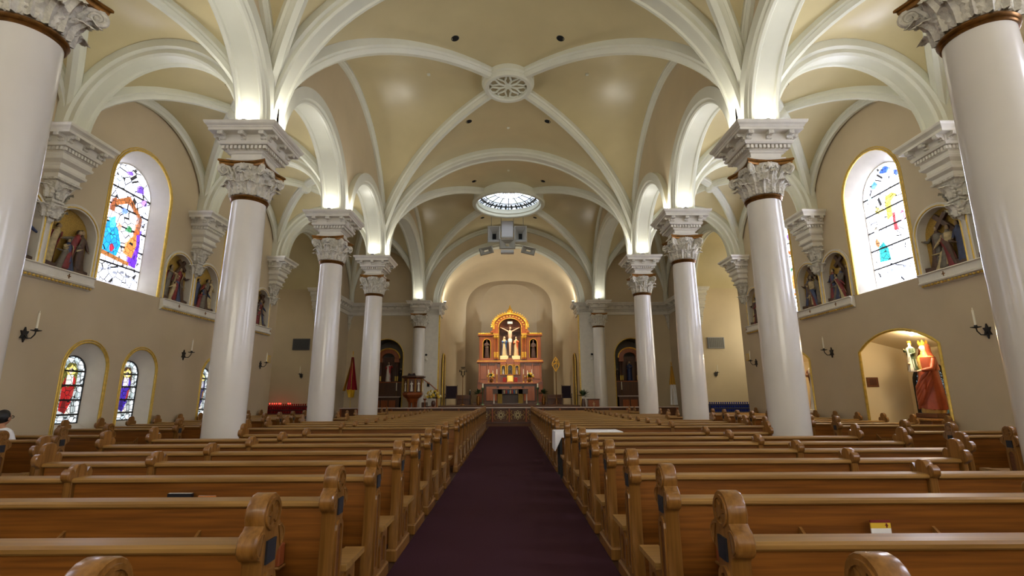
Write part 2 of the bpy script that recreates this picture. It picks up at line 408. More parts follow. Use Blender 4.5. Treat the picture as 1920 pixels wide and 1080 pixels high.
for s in (-1, 1):
    xm, a = s * (XC + XW) / 2, (XW - XC) / 2
    for y in AB[1:6]: arch('aisle_arch', (xm, y, ZT), BX, a - .02, AISLE_R - .02, band(.56, .34), n=28)
    arch('aisle_arch', (xm, YD, ZT), BX, a - .02, AISLE_R + .1, band(.6, .36), n=28)
    arch('aisle_arch', (xm, YE - .06, ZT), BX, a, 3.4, rib(.26, .18), n=28)
    for i in range(6):
        ym = (AB[i] + AB[i + 1]) / 2; L = sqrt(a * a + BAY * BAY / 4)
        for dx in (-1, 1): arch('diagonal_rib', (xm, ym, ZT), (dx * a, BAY / 2, 0), L, AISLE_R, rib(.27, .2), n=30)
        MB().lathe([(.0, -.34), (.1, -.34), (.16, -.28), (.18, -.2), (.18, .0)], 16, (xm, ym, ZT + AISLE_R)).build('boss', M_RIB, ceil, smooth=40)
        arch('wall_rib', (s * (XW - .1), ym, ZT), BY, BAY / 2 - .03, AISLE_R - .02, rib(.24, .16), n=26)
    L = sqrt(a * a + 4.85 ** 2)
    for dx in (-1, 1): arch('diagonal_rib', (xm, 24.25, ZT), (dx * a, 4.85, 0), L, 3.45, rib(.3, .22), n=34)
    arch('transept_arch', (s * XW, 22.525, ZT), BY, 2.5, 2.34, band(.46, .24), n=30)
    arch('wall_rib', (s * (XW - .1), 24.25, ZT), BY, 4.82, 3.4, rib(.26, .18), n=30)
# arcade walls between nave and aisles, with their arches
ARC_R = 2.28   # centre line of the arch ring
def arcade(s, y0, y1, arches):
    ym, b = (y0 + y1) / 2, (y1 - y0) / 2
    top = [(ym + b * cos(pi * i / 40), ZT + (NAVE_R + .1) * sin(pi * i / 40) + .02) for i in range(41)]
    hs = []; outer = [(y0, ZT)]
    for c, a, r in arches: outer += [(c - a * cos(pi * i / 24), ZT + r * sin(pi * i / 24)) for i in range(25)]
    outer += [(y1, ZT)] + top[1:-1]
    g = MB()
    for dx in (-.2, .2): g.add(*wall_face(outer, hs, lambda p, q: (s * XC + dx, p, q)))
    return g.build('arcade_wall', M_LUN, ceil)
for y0, y1 in NB:
    if y1 == YE: ars = [(24.25, 4.3, 3.32)]
    else: ars = [(y0 + BAY / 2, 2.1, 2.1), (y0 + BAY * 1.5, 2.1, 2.1)]
    for s in (-1, 1):
        arcade(s, y0, y1, ars)
        for c, a, r in ars: arch('arcade_arch', (s * XC, c, ZT), BY, a + .12, r + .12, band(.74, .24, .16), n=32)
# boss with pierced rosette on the crown of the near vaults
for yb in (YB - 4.85, YB + 4.85):
    bo = MB().lathe([(.62, -.30), (.66, -.34), (.76, -.34), (.8, -.28), (.8, -.2), (.86, -.16), (.86, .1), (.62, .1)], 40, (0, yb, ZT + NAVE_R), ring=True).build('vault_boss', M_RIB, ceil, smooth=35)
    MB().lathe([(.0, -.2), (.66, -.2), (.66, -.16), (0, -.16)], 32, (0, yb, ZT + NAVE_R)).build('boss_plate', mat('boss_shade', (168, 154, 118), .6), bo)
    z = ZT + NAVE_R - .22
    MB().lathe([(.0, -.05), (.1, -.05), (.13, -.02), (.13, .03), (0, .03)], 16, (0, yb, z)).build('rosette_hub', M_RIB, bo, smooth=40)
    for k in range(8):
        a = 2 * pi * k / 8 + pi / 8
        P = [(cos(a + d) * r, yb + sin(a + d) * r, z) for d, r in ((0, .12), (-.05, .3), (-.22, .42), (-.3, .52), (-.16, .62), (.0, .64), (.16, .62), (.3, .52), (.22, .42), (.05, .3), (0, .12))]
        MB().tube(P, .036, 6).build('rosette_petal', M_RIB, bo, smooth=60)
# drum and dome light over the crossing
dz = 11.16
dr = MB().lathe([(1.66, 0), (1.70, -.03), (1.82, -.03), (1.87, .02), (1.87, .12), (1.80, .16), (1.80, .9), (1.62, .9), (1.62, .34), (1.58, .3), (1.58, .16), (1.64, .12)], 56, (0, 24.25, dz), ring=True).build('dome_drum', M_RIB, ceil, smooth=35)
lead = mat('lead_came', (40, 42, 44), .5)
g_top = glow('dome_glass', (250, 250, 255), SKY_E, (225, 238, 255), 2.0)
g_band = glow('dome_glass_band', (240, 244, 250), SKY_E * .16, (150, 165, 180), 9.0)
g_tint = glow('dome_glass_tint', (214, 232, 214), SKY_E * .3, (205, 214, 250), 3.0)
dome = thing('dome_light', 'round glazed dome light over the crossing, pale panes with a patterned border', 'skylight', (0, 24.25, dz + .35))
def saucer(r): return .95 * sqrt(max(0, 1 - (r / 2.1) ** 2)) - .55
for k in range(16):
    a0, a1 = 2 * pi * k / 16, 2 * pi * (k + 1) / 16
    for r0, r1, m_, nm in ((1.62, 1.2, g_band, 'border_pane'), (1.2, .75, g_tint, 'pane'), (.75, 0.02, g_top, 'pane')):
        q = MB(); rings = []
        for i in range(4):
            r = r0 + (r1 - r0) * i / 3
            rings.append([(r * cos(a0 + (a1 - a0) * j / 3), r * sin(a0 + (a1 - a0) * j / 3), saucer(r)) for j in range(4)])
        q.loft(rings, close=False); q.build(nm, m_, dome)
    q = MB(); q.tube([(r * cos(a0), r * sin(a0), saucer(r) - .01) for r in (1.62, 1.2, .75, .1)], .022, 5); q.build('glazing_bar', lead, dome)
    for a in (a0 + (a1 - a0) * .27, a0 + (a1 - a0) * .73):   # lead flowers in the border
        rr = 1.44
        q = MB(); P = []
        for i in range(24):
            t = 2 * pi * i / 24; w = .12 * (1 + .45 * cos(4 * t)); P.append(((rr + w * cos(t)) * cos(a + w * sin(t) / rr), (rr + w * cos(t)) * sin(a + w * sin(t) / rr), saucer(rr + w * cos(t)) - .014))
        q.add(P, [tuple(range(24))])
        q.build('lead_flower', lead, dome)
for rr in (1.2, .75):
    q = MB(); q.tube([(rr * cos(2 * pi * i / 48), rr * sin(2 * pi * i / 48), saucer(rr) - .01) for i in range(49)], .02, 5); q.build('glazing_ring', lead, dome)
MB().lathe([(1.95, .5), (1.95, .52), (0, .52), (0, .5)], 40).build('dome_cover', M_RIB, dome)
# black can lights and small plaster knobs set in the vaults
can_n = 0
CANS = []
def vault_z(x, y):
    for y0, y1 in NB:
        if y0 <= y <= y1:
            u, v = x / XC, (y - (y0 + y1) / 2) / ((y1 - y0) / 2)
            return ZT + NAVE_R * sqrt(max(0, 1 - min(u * u, v * v)))
def aisle_z(x, y):
    xm, a = (XC + XW) / 2, (XW - XC) / 2; i = int((y - Y_REAR) // BAY); ym = Y_REAR + BAY * (i + .5)
    u, v = (abs(x) - xm) / a, (y - ym) / (BAY / 2); return ZT + AISLE_R * sqrt(max(0, 1 - min(u * u, v * v)))
def can(x, y, z, label):
    o = thing('recessed_light', label, 'light', (x, y, z), group='black recessed lights in the vaults')
    fz = aisle_z if abs(x) > XC else vault_z; e_ = .02
    nrm = Vector(((fz(x + e_, y) - fz(x - e_, y)) / (2 * e_), (fz(x, y + e_) - fz(x, y - e_)) / (2 * e_), -1)).normalized(); o.rotation_euler = (-nrm).to_track_quat('Z', 'Y').to_euler()
    MB().lathe([(.098, .04), (.098, -.004), (.106, -.01), (.118, -.004), (.118, .05)], 18, ring=True).build('trim_ring', M_BLACK, o, smooth=40)
    MB().lathe([(0, -.003), (.1, -.003), (.1, .03), (0, .03)], 16).build('lens', M_DARK, o)
for s in (-1, 1):
    sd = 'pulpit' if s < 0 else 'shrine'
    can(s * 1.5, 12.35, vault_z(1.5, 12.35), 'black recessed light behind the rosette boss on the %s side' % sd)
    can(s * 1.46, 16.75, vault_z(1.46, 16.75), 'black recessed light between rosette boss and dome light on the %s side' % sd)
    can(s * 1.62, 21.9, vault_z(1.62, 21.9), 'black recessed light just before the dome light on the %s side' % sd)
    can(s * 1.5, 26.9, vault_z(1.5, 26.9), 'black recessed light just past the dome light on the %s side' % sd)
    for i, y in enumerate((YB + 1.35, YC + 1.5)):
        can(s * 6.9, y, aisle_z(6.9, y), ('black recessed light in the aisle vault beside the big window on the %s side' if i == 0 else 'black recessed light in the second aisle vault from the transept on the %s side') % sd)
for x, y, lb in ((0, 10.9, 'rearward of the rosette boss'), (-2.55, 14.2, 'beside the rosette boss, pulpit side'), (2.55, 14.2, 'beside the rosette boss, shrine side'), (0, 17.5, 'between the rosette boss and the crossing arch'), (0, 21.2, 'just before the dome light')):
    k = MB().box(-.05, .05, -.05, .05, -.05, .02, .012).build('ceiling_sensor', M_RIB, None, loc=(x, y, vault_z(x, y)))
    tag(k, 'small square white sensor on the vault ' + lb, 'sensor', 'small sensors on the nave vault')
# ------------------------------------------------------------------ templates: copy a thing with its parts
def template(o):
    kids = {}
    for q in bpy.data.objects:
        if q.parent: kids.setdefault(q.parent.name, []).append(q)
    def rec(x): return (x, [rec(c) for c in kids.get(x.name, [])])
    return rec(o)
def stamp(t, parent=None):
    c = t[0].copy(); COL.objects.link(c); c.parent = parent
    for k in t[1]: stamp(k, c)
    return c
# ------------------------------------------------------------------ classical block: steps of (half width, z)
BLOCK = [(.36, 6.20), (.37, 6.22), (.37, 6.25), (.33, 6.27), (.31, 6.28), (.31, 6.36), (.35, 6.385), (.35, 6.405), (.385, 6.42), (.385, 6.50), (.48, 6.505), (.50, 6.54), (.50, 6.565), (.47, 6.58),
         (.47, 6.72), (.62, 6.725), (.64, 6.73), (.64, 6.785), (.655, 6.79), (.66, 6.815), (.70, 6.85), (.715, 6.89), (.715, ZT)]
def square_loft(prof, fn):
    """fn(h,z)-> (x0,x1,y0,y1) rectangle of that step"""
    g = MB(); rings = []
    for h, z in prof:
        x0, x1, y0, y1 = fn(h); rings.append([(x0, y0, z), (x1, y0, z), (x1, y1, z), (x0, y1, z)])
    g.loft(rings); g.add(rings[0], [(3, 2, 1, 0)]); g.add(rings[-1], [(0, 1, 2, 3)])
    return g
def modillion_mesh():
    pr = [(0, 0), (.0, .135), (.165, .135), (.17, .10), (.155, .07), (.12, .06), (.09, .075), (.06, .07), (.035, .03), (.02, .0)]
    g = MB(); g.prism(pr, lambda a, b, d: (d, -a, b), -.05, .05)     # sticks out towards -y
    g.tube([(-.055, -.135, .095), (.055, -.135, .095)], .032, 8); g.tube([(-.055, -.03, .03), (.055, -.03, .03)], .024, 8)
    me = g.mesh('modillion', 40); me.materials.append(M_CARVE); return me
MOD = modillion_mesh()
def leaf_mesh(h, w, r0, curl, name):
    g = MB(); nu, nv = 6, 9; vs = []; fs = []
    for i in range(nv + 1):
        v = i / nv
        ww = w * (.72 + .5 * sin(pi * min(1, v * .85)) ) * (1 - .55 * max(0, v - .72) / .28) * (1 + .3 * (i % 2))
        z = h * (v if v < .82 else .82 + (v - .82) * .35 - (max(0, v - .9)) * 1.5)
        r = r0 + .03 + .05 * v + curl * max(0, v - .45) ** 1.6 * 2.2
        for j in range(nu + 1):
            u = -1 + 2 * j / nu
            vs.append((u * ww, -(r - .025 * u * u + (.03 if j == nu // 2 else 0) + .016 * (j % 2)), z))
    n = nu + 1
    for i in range(nv):
        for j in range(nu): fs.append((i * n + j, i * n + j + 1, (i + 1) * n + j + 1, (i + 1) * n + j))
    g.add(vs, fs); me = g.mesh(name, 30, fix=False); me.materials.append(M_CARVE); return me
LEAF1 = leaf_mesh(.30, .10, .31, .17, 'leaf_low'); LEAF2 = leaf_mesh(.50, .092, .315, .20, 'leaf_high')
def spiral(c, d, r0, turns=1.75, n=26, tilt=1.0):
    """volute in the vertical plane through direction d (unit, horizontal)"""
    P = []
    for i in range(n + 1):
        t = i / n; a = pi * .9 - t * turns * 2 * pi; r = r0 * (1 - .8 * t)
        P.append((c[0] + d[0] * r * cos(a), c[1] + d[1] * r * cos(a), c[2] + r * sin(a)))
    return P
def volute_mesh():
    d = (sqrt(.5), -sqrt(.5)); g = MB()
    P = [(d[0] * r, d[1] * r, z) for r, z in ((.30, .28), (.34, .38), (.39, .47), (.43, .53))] + spiral((d[0] * .53, d[1] * .53, .49), d, .115)
    g.tube(P, [.035, .036, .038, .04] + [.042 - .024 * i / 26 for i in range(27)], 7)
    g.ball((d[0] * .53, d[1] * .53, .49), (.04, .035, .035), 8, 6)
    me = g.mesh('volute', 50); me.materials.append(M_CARVE); return me
VOL = volute_mesh()
def flower_mesh():
    g = MB(); g.ball((0, -.40, .56), (.07, .04, .06), 10, 6)
    for k in range(6): a = 2 * pi * k / 6; g.ball((.055 * cos(a), -.41, .56 + .05 * sin(a)), (.032, .025, .032), 8, 4)
    g.tube([(-.17, -.38, .5), (-.12, -.39, .58), (-.06, -.40, .55), (-.07, -.4, .5)], .018, 6); g.tube([(.17, -.38, .5), (.12, -.39, .58), (.06, -.40, .55), (.07, -.4, .5)], .018, 6)
    me = g.mesh('flower', 50); me.materials.append(M_CARVE); return me
FLW = flower_mesh()
def up_lamp(parent, x, y, z, ry=0):
    b = MB().lathe([(0, 0), (.085, 0), (.085, .03), (.06, .1), (.03, .12), (0, .12)], 14).build('uplight', M_GREY, parent, smooth=40, loc=(x, y, z))
    return b
def make_lamp(x, y, s, e=None):
    l = bpy.data.lights.new('uplight_lamp', 'AREA'); l.shape = 'DISK'; l.size = .22; l.energy = e or UPLIGHT_W; l.color = (1.0, .965, .88)
    o = bpy.data.objects.new('uplight_lamp', l); COL.objects.link(o); o.location = (x, y, ZT + .14); o.rotation_euler = (pi, 0, 0)
def make_column():
    r = thing('nave_column', 'x', 'column', (0, 0, 0), group='white columns along the nave')
    MB().box(-.48, .48, -.48, .48, 0, .16, .02).build('plinth', M_STONE, r)
    MB().lathe([(.47, .16), (.48, .22), (.45, .28), (.41, .30), (.41, .34), (.43, .38), (.40, .43), (.37, .46)], 40).build('base_moulding', M_STONE, r, smooth=40)
    MB().lathe([(.365, .44), (.36, .6), (.358, 1.6), (.352, 3.0), (.335, 4.4), (.318, 5.4)], 64).build('shaft', M_SHAFT, r, smooth=50)
    MB().lathe([(.31, 5.38), (.335, 5.385), (.345, 5.40), (.335, 5.415), (.35, 5.425), (.362, 5.45), (.35, 5.475), (.31, 5.485)], 48).build('neck_ring', M_BRONZE, r, smooth=40)
    cap = MB().lathe([(.305, 5.46), (.31, 5.6), (.325, 5.8), (.36, 5.98), (.42, 6.10), (.42, 6.12)], 32).build('capital', M_CARVE, r, smooth=50)
    for k in range(8):
        link('acanthus_leaf', LEAF1, cap, (0, 0, 5.49), (0, 0, 2 * pi * (k + .5) / 8)); link('acanthus_leaf', LEAF2, cap, (0, 0, 5.50), (0, 0, 2 * pi * k / 8))
    for k in range(4): link('volute', VOL, cap, (0, 0, 5.50), (0, 0, pi / 2 * k)); link('flower', FLW, cap, (0, 0, 5.50), (0, 0, pi / 2 * k))
    # abacus with hollow sides and gilt edge
    g = MB(); rings = []
    for sc, z in ((.93, 6.09), (.95, 6.12), (.95, 6.14), (1.0, 6.155), (1.0, 6.185), (.97, 6.20)):
        ring = []
        for k in range(4):
            a = pi / 2 * k - pi / 4
            for i in range(9):
                t = -1 + 2 * i / 9; u = .475 * t; v = .475 - .105 * (1 - t * t) if abs(t) < .93 else .475
                c_, s_ = cos(pi / 2 * k), sin(pi / 2 * k); X, Y = u, -v
                ring.append((sc * (X * c_ - Y * s_), sc * (X * s_ + Y * c_), z))
        rings.append(ring)
    g.loft(rings); g.add(rings[0], [tuple(reversed(range(36)))]); g.add(rings[-1], [tuple(range(36))])
    g.build('abacus', M_BRONZE, r)
    blk = square_loft(BLOCK, lambda h: (-h, h, -h, h)).build('entablature_block', M_STONE, r)
    den = MB()
    for k in range(4):
        c_, s_ = cos(pi / 2 * k), sin(pi / 2 * k)
        for i in range(-5, 6):
            x = i * .083; b = MB().box(x - .026, x + .026, -.452, -.38, 6.425, 6.495)
            den.add([(p[0] * c_ - p[1] * s_, p[0] * s_ + p[1] * c_, p[2]) for p in b.v], b.f)
    tag(den.build('dentils', M_STONE, blk), kind='stuff')
    for k in range(4):
        for u in (-.41, 0, .41):
            c_, s_ = cos(pi / 2 * k), sin(pi / 2 * k); X, Y = u, -.46
            link('modillion', MOD, blk, (X * c_ - Y * s_, X * s_ + Y * c_, 6.59), (0, 0, pi / 2 * k))
    up_lamp(r, 0, -.52, ZT); up_lamp(r, 0, .52, ZT); up_lamp(r, -.54, 0, ZT); up_lamp(r, .54, 0, ZT)
    return r
col0 = make_column(); COLT = template(col0)
ordn = {YE - .4: 'engaged white column in front of the chancel arch on the %s side', YD: 'first free-standing white column back from the chancel arch on the %s side', YC: 'second free-standing white column back from the chancel arch on the %s side',
        YB: 'third free-standing white column back from the chancel arch on the %s side', 4.85: 'thick white column with gilt capital, fourth back from the chancel arch on the %s side',
        0.0: 'fifth white column back from the chancel arch on the %s side', -4.85: 'sixth white column back from the chancel arch on the %s side'}
first = True
for y, lb in ordn.items():
    for s in (-1, 1):
        c = col0 if first else stamp(COLT); first = False
        x = s * XC if s > 0 else -5.34
        if y == YE - .4: x = s * 5.18
        c.location = (x, y, .14 if y == YE - .4 else 0)
        if y == YE - .4: c.location.z = 0
        c['label'] = lb % ('pulpit' if s < 0 else 'shrine')
        make_lamp(x, y - .53, s)
        if y < 28: make_lamp(x, y + .53, s); make_lamp(x - .55, y, s, UPLIGHT_X); make_lamp(x + .55, y, s, UPLIGHT_X)
# ------------------------------------------------------------------ wall corbels under the aisle arches
CORB = [(.0, 4.98), (.03, 5.0), (.07, 5.06), (.10, 5.16), (.12, 5.3), (.13, 5.42), (.17, 5.44), (.17, 5.47), (.14, 5.49), (.16, 5.6), (.22, 5.76), (.26, 5.84), (.32, 5.86), (.33, 5.90), (.29, 5.92), (.29, 6.0), (.36, 6.05), (.37, 6.1), (.34, 6.12), (.34, 6.2),
        (.42, 6.26), (.43, 6.31), (.40, 6.33), (.40, 6.40), (.42, 6.42), (.42, 6.50), (.50, 6.51), (.52, 6.56), (.49, 6.58), (.49, 6.72), (.63, 6.725), (.65, 6.73), (.65, 6.785), (.67, 6.815), (.71, 6.85), (.72, 6.89), (.72, ZT)]
def make_corbel(s):
    """against a wall: local x=0 is the wall face, the corbel reaches to -s*x"""
    r = thing('wall_corbel', 'x', 'corbel', (0, 0, 0), group='white corbels on the aisle walls')
    k = .9
    fn = lambda h: (min(0, -s * h), max(0, -s * h), -h * k, h * k)
    c = MB()
    lo = [p for p in CORB if p[1] <= 5.93]; hi = [p for p in CORB if p[1] >= 5.9]
    square_loft(lo, fn).build('carved_pendant', M_CARVE, r); blk = square_loft(hi, fn).build('entablature_block', M_STONE, r)
    for z, w, m_ in ((5.50, .16, LEAF1), (5.1, .12, LEAF1)):
        for a, px, py in ((-s * pi / 2, -s * (w - .3), 0), (0, -s * w * .5, -w * k + .3), (pi, -s * w * .5, w * k - .3)):
            o_ = link('acanthus_leaf', m_, r, (px, py, z), (0, 0, a)); 
    den = MB()
    for i in range(-5, 6): den.box(min(-s * .42, -s * .475), max(-s * .42, -s * .475), i * .076 - .024, i * .076 + .024, 6.425, 6.495)
    for i in range(0, 5):
        for q in (-1, 1): den.box(min(-s * (.05 + i * .083), -s * (.10 + i * .083)), max(-s * (.05 + i * .083), -s * (.10 + i * .083)), min(q * .375, q * .428), max(q * .375, q * .428), 6.425, 6.495)
    tag(den.build('dentils', M_STONE, blk), kind='stuff')
    for u in (-.37, 0, .37): link('modillion', MOD, blk, (-s * .48, u, 6.59), (0, 0, -s * pi / 2))
    for u in (.12, .40):
        link('modillion', MOD, blk, (-s * u, -.43, 6.59), (0, 0, 0)); link('modillion', MOD, blk, (-s * u, .43, 6.59), (0, 0, pi))
    return r
CORBT = {s: template(make_corbel(s)) for s in (-1, 1)}
cl = {YB: 'stepped white corbel rearward of the big stained window on the %s side', YC: 'stepped white corbel between the two big stained windows on the %s side',
      YD: 'stepped white corbel at the transept end of the aisle wall on the %s side', 4.85: 'stepped white corbel on the rearward aisle wall on the %s side', 0.0: 'stepped white corbel far back on the aisle wall on the %s side'}
for s in (-1, 1):
    f1 = True
    for y, lb in cl.items():
        c = CORBT[s][0] if f1 else stamp(CORBT[s]); f1 = False
        c.location = (s * XW, y, 0); c['label'] = lb % ('pulpit' if s < 0 else 'shrine')
    for y, lb in ((TRANS0 + .02, 'white corbel in the near corner of the transept arm on the %s side'), (TRANS1 - .02, 'white corbel at the far corner of the transept arm on the %s side')):
        g = thing('corner_corbel', lb % ('pulpit' if s < 0 else 'shrine'), 'corbel', (s * (XW + .32), y, 0), group='corner corbels in the transepts')
        q = 1 if y < 22 else -1
        fn = lambda h: (-h * .62, h * .62, min(0, q * h * .8), max(0, q * h * .8))
        square_loft([(h * .85, z - .0) for h, z in CORB if z <= 5.93], fn).build('carved_pendant', M_CARVE, g)
        square_loft([(h * .85, z) for h, z in CORB if z >= 5.9], fn).build('entablature_block', M_STONE, g)
# ------------------------------------------------------------------ cornice along the chancel front and the walls beyond the transept
CORN = [(0, 6.2), (.05, 6.21), (.05, 6.26), (.03, 6.28), (.03, 6.40), (.07, 6.42), (.07, 6.50), (.16, 6.51), (.18, 6.56), (.15, 6.58), (.15, 6.72), (.30, 6.73), (.32, 6.79), (.36, 6.85), (.38, 6.90), (.38, ZT), (0, ZT)]
def cornice(name, p0, p1, out, parent):
    p0, p1, out = Vector(p0), Vector(p1), Vector(out); g = MB()
    vs = [p0 + out * a + Vector((0, 0, b)) for a, b in CORN] + [p1 + out * a + Vector((0, 0, b)) for a, b in CORN]; n = len(CORN)
    fs = [(i, (i + 1) % n, (i + 1) % n + n, i + n) for i in range(n)] + [tuple(range(n)), tuple(reversed(range(n, 2 * n)))]
    g.add(vs, fs); o = g.build(name, M_STONE, parent)
    d = (p1 - p0); L = d.length; d.normalize(); den = MB(); rz = atan2(out.y, out.x) + pi / 2
    for i in range(int(L / .1)):
        c = p0 + d * (.05 + i * .1)
        a, b = c - d * .03 + out * .06, c + d * .03 + out * .135
        den.box(min(a.x, b.x), max(a.x, b.x), min(a.y, b.y), max(a.y, b.y), 6.425, 6.495)
    tag(den.build('dentils', M_STONE, o), kind='stuff')
    for i in range(int(L / .42)):
        c = p0 + d * (.21 + i * .42) + out * .14; link('modillion', MOD, o, (c.x, c.y, 6.59), (0, 0, rz))
    return o
for s in (-1, 1):
    tn = 'trim_%d' % (1 if s < 0 else 2)
    o = cornice(tn, (s * XW, 29.1, 0), (s * 3.98, 29.1, 0), (0, -1, 0), None); tag(o, kind='structure')
    cornice('cornice_run', (s * XW, TRANS1, 0), (s * XW, 29.1, 0), (-s, 0, 0), o)
    cornice('cornice_return', (s * 4.1, 28.8, 0), (s * 4.1, 30.2, 0), (-s, 0, 0), o)
    MB().box(min(s * 4.12, s * 5.6), max(s * 4.12, s * 5.6), 28.98, 29.1, 0, 6.25).build('pilaster', M_STONE, wf)
    g = thing('corner_corbel', 'small carved pendant corbel in the corner beside the side altar on the %s side' % ('pulpit' if s < 0 else 'shrine'), 'corbel', (s * (XW - .02), 29.06, 0), group='corner pendants by the side altars')
    square_loft([(h * .9, z + .3) for h, z in CORB if z <= 5.93], lambda h: (min(0, -s * h), max(0, -s * h), -h, 0)).build('carved_pendant', M_CARVE, g)
# ------------------------------------------------------------------ figures (statues, reliefs): feet at z=0, looking towards -y
STONE_SKIN = mat('painted_skin', (214, 176, 140), .45)
def figure(parent, h, robe, skin=STONE_SKIN, hair=None, mantle=None, veil=None, arms=((-.09, -.13, .62), (.09, -.13, .62)), n=20, wide=1.0, lean=0.0, crown=False, halo=None, beard=False, sleeve=None, sash=None, head_turn=0.0, folds=7, base=None, hunch=0.0):
    R_ = [(.0, .120, .095, .10), (.02, .135, .105, .12), (.10, .125, .10, .11), (.25, .115, .092, .09), (.42, .105, .086, .07), (.54, .098, .080, .04), (.60, .094, .074, .02), (.68, .108, .078, .02), (.75, .122, .076, .01), (.795, .112, .066, 0), (.82, .075, .052, 0), (.838, .042, .042, 0), (.88, .036, .038, 0)]
    rings = []
    def cen(z): return (lean * z * h, -hunch * z * z * h)
    for z, rx, ry, am in R_:
        cx, cy = cen(z); ring = []
        for i in range(n):
            t = 2 * pi * i / n; q = 1 + am * sin(folds * t + z * 3.0) + am * .5 * sin((folds + 4) * t + 1.3)
            ring.append((cx + rx * wide * h * q * cos(t), cy + ry * wide * h * q * sin(t), z * h))
        rings.append(ring)
    g = MB(); g.loft(rings); g.add(rings[0], [tuple(reversed(range(n)))]); g.add(rings[-1], [tuple(range(n))])
    body = g.build('robe', robe, parent, smooth=60)
    hx, hy = cen(.93); ct, st = cos(head_turn), sin(head_turn)
    def face(v):
        d = Vector((v.x - hx, v.y - hy, v.z - .928 * h)) / h
        if d.y < -.03 and abs(d.x) < .014 and -.02 < d.z < .02: d.y -= .016
        if d.y < -.02 and d.z < -.045: d.y -= .004
        x, y = d.x * ct - d.y * st, d.x * st + d.y * ct
        return Vector((hx + x * h, hy + y * h, .928 * h + d.z * h))
    MB().ball((hx, hy, .928 * h), (.046 * h, .054 * h, .066 * h), max(10, n - 4), 10, face).build('head', skin, parent, smooth=60)
    if hair:
        def hf(v):
            d = v - Vector((hx, hy, .94 * h))
            if d.y < -.012 * h and d.z < .03 * h: v = Vector((v.x, hy - .012 * h + (v.y - hy) * .1, v.z))
            return v
        MB().ball((hx, hy + .012 * h, .94 * h), (.053 * h, .056 * h, .064 * h), 12, 8, hf).build('hair', hair, parent, smooth=60)
    if beard and hair: MB().ball((hx, hy - .035 * h, .885 * h), (.03 * h, .026 * h, .035 * h), 10, 6).build('beard', hair, parent, smooth=60)
    if veil:
        V = MB(); rr = []
        for z, rx, ry, back in ((.60, .128, .10, .02), (.70, .128, .092, .015), (.78, .118, .078, .01), (.83, .088, .066, .012), (.88, .064, .064, .016), (.94, .060, .064, .016), (.98, .05, .055, .014), (1.005, .022, .026, .01)):
            cx, cy = cen(z); ring = []
            for i in range(15):
                t = -pi * .22 + (pi * 1.44) * i / 14; ring.append((cx + rx * wide * h * cos(t), cy + back * h + ry * wide * h * sin(t), z * h))
            rr.append(ring)
        V.loft(rr, close=False); V.build('veil', veil, parent, smooth=60)
    if mantle:
        V = MB(); rr = []; k = 18
        for i in range(9):
            z = .05 + .74 * i / 8; ring = []
            a0, a1 = -pi * .30 - .5 * (i / 8), pi * 1.12 + .16 * (i / 8)
            rx = .142 - .03 * sin(pi * i / 8) - (.022 if i == 8 else 0); ry = .115 - .028 * sin(pi * i / 8) - (.02 if i == 8 else 0); cx, cy = cen(z)
            for j in range(k + 1):
                t = a0 + (a1 - a0) * j / k; q = 1 + .07 * (1 - i / 9) * sin(11 * t + i * .4); ring.append((cx + rx * wide * h * q * cos(t), cy + ry * wide * h * q * sin(t), z * h))
            rr.append(ring)
        V.loft(rr, close=False); V.build('mantle', mantle, parent, smooth=60)
    if sash: MB().lathe([(.099 * wide * h, .575 * h), (.106 * wide * h, .58 * h), (.106 * wide * h, .605 * h), (.1 * wide * h, .61 * h)], n, sy=.8, c=(cen(.59)[0], cen(.59)[1], 0)).build('sash', sash, parent, smooth=60)
    for sg, hd in zip((-1, 1), arms):
        if hd is None: continue
        cx, cy = cen(.77); sh = Vector((cx + sg * .108 * wide * h, cy, .765 * h)); hand = Vector((hd[0] * h, hd[1] * h, hd[2] * h))
        mid = (sh + hand) / 2; el = mid + Vector((sg * .045 * h, .02 * h, -.06 * h)) if (hand - sh).length < .27 * h else mid + Vector((0, 0, -.01 * h))
        MB().tube([sh, sh.lerp(el, .5), el, el.lerp(hand, .55), hand], [.034 * h, .036 * h, .036 * h, .03 * h, .02 * h], 9).build('sleeve', sleeve or mantle or robe, parent, smooth=60)
        d = (hand - el).normalized(); e = hand + d * .035 * h
        H = MB(); H.tube([hand - d * .01 * h, hand + d * .015 * h, e, e + d * .02 * h], [.013 * h, .017 * h, .014 * h, .006 * h], 7); H.build('hand', skin, parent, smooth=60)
    if crown:
        C = MB(); ring0 = []; 
        for i in range(16):
            t = 2 * pi * i / 16
            ring0.append((hx + .05 * h * cos(t), hy + .055 * h * sin(t)))
        C.loft([[(x, y, .965 * h) for x, y in ring0], [(hx + (x - hx) * 1.2, hy + (y - hy) * 1.2, (1.0 + (.045 if i % 2 == 0 else 0)) * h) for i, (x, y) in enumerate(ring0)]])
        C.build('crown', M_GOLDB, parent)
    if halo:
        MB().lathe([(.0, -.004 * h), (.092 * h, -.004 * h), (.092 * h, .004 * h), (0, .004 * h)], 20).build('halo', halo, parent, loc=(hx, hy + .06 * h, .94 * h)).rotation_euler = (pi / 2, 0, 0)
    if base: MB().box(-.17 * h, .17 * h, -.14 * h, .14 * h, -.06 * h, .005 * h, .008 * h).build('base', base, parent)
    return body
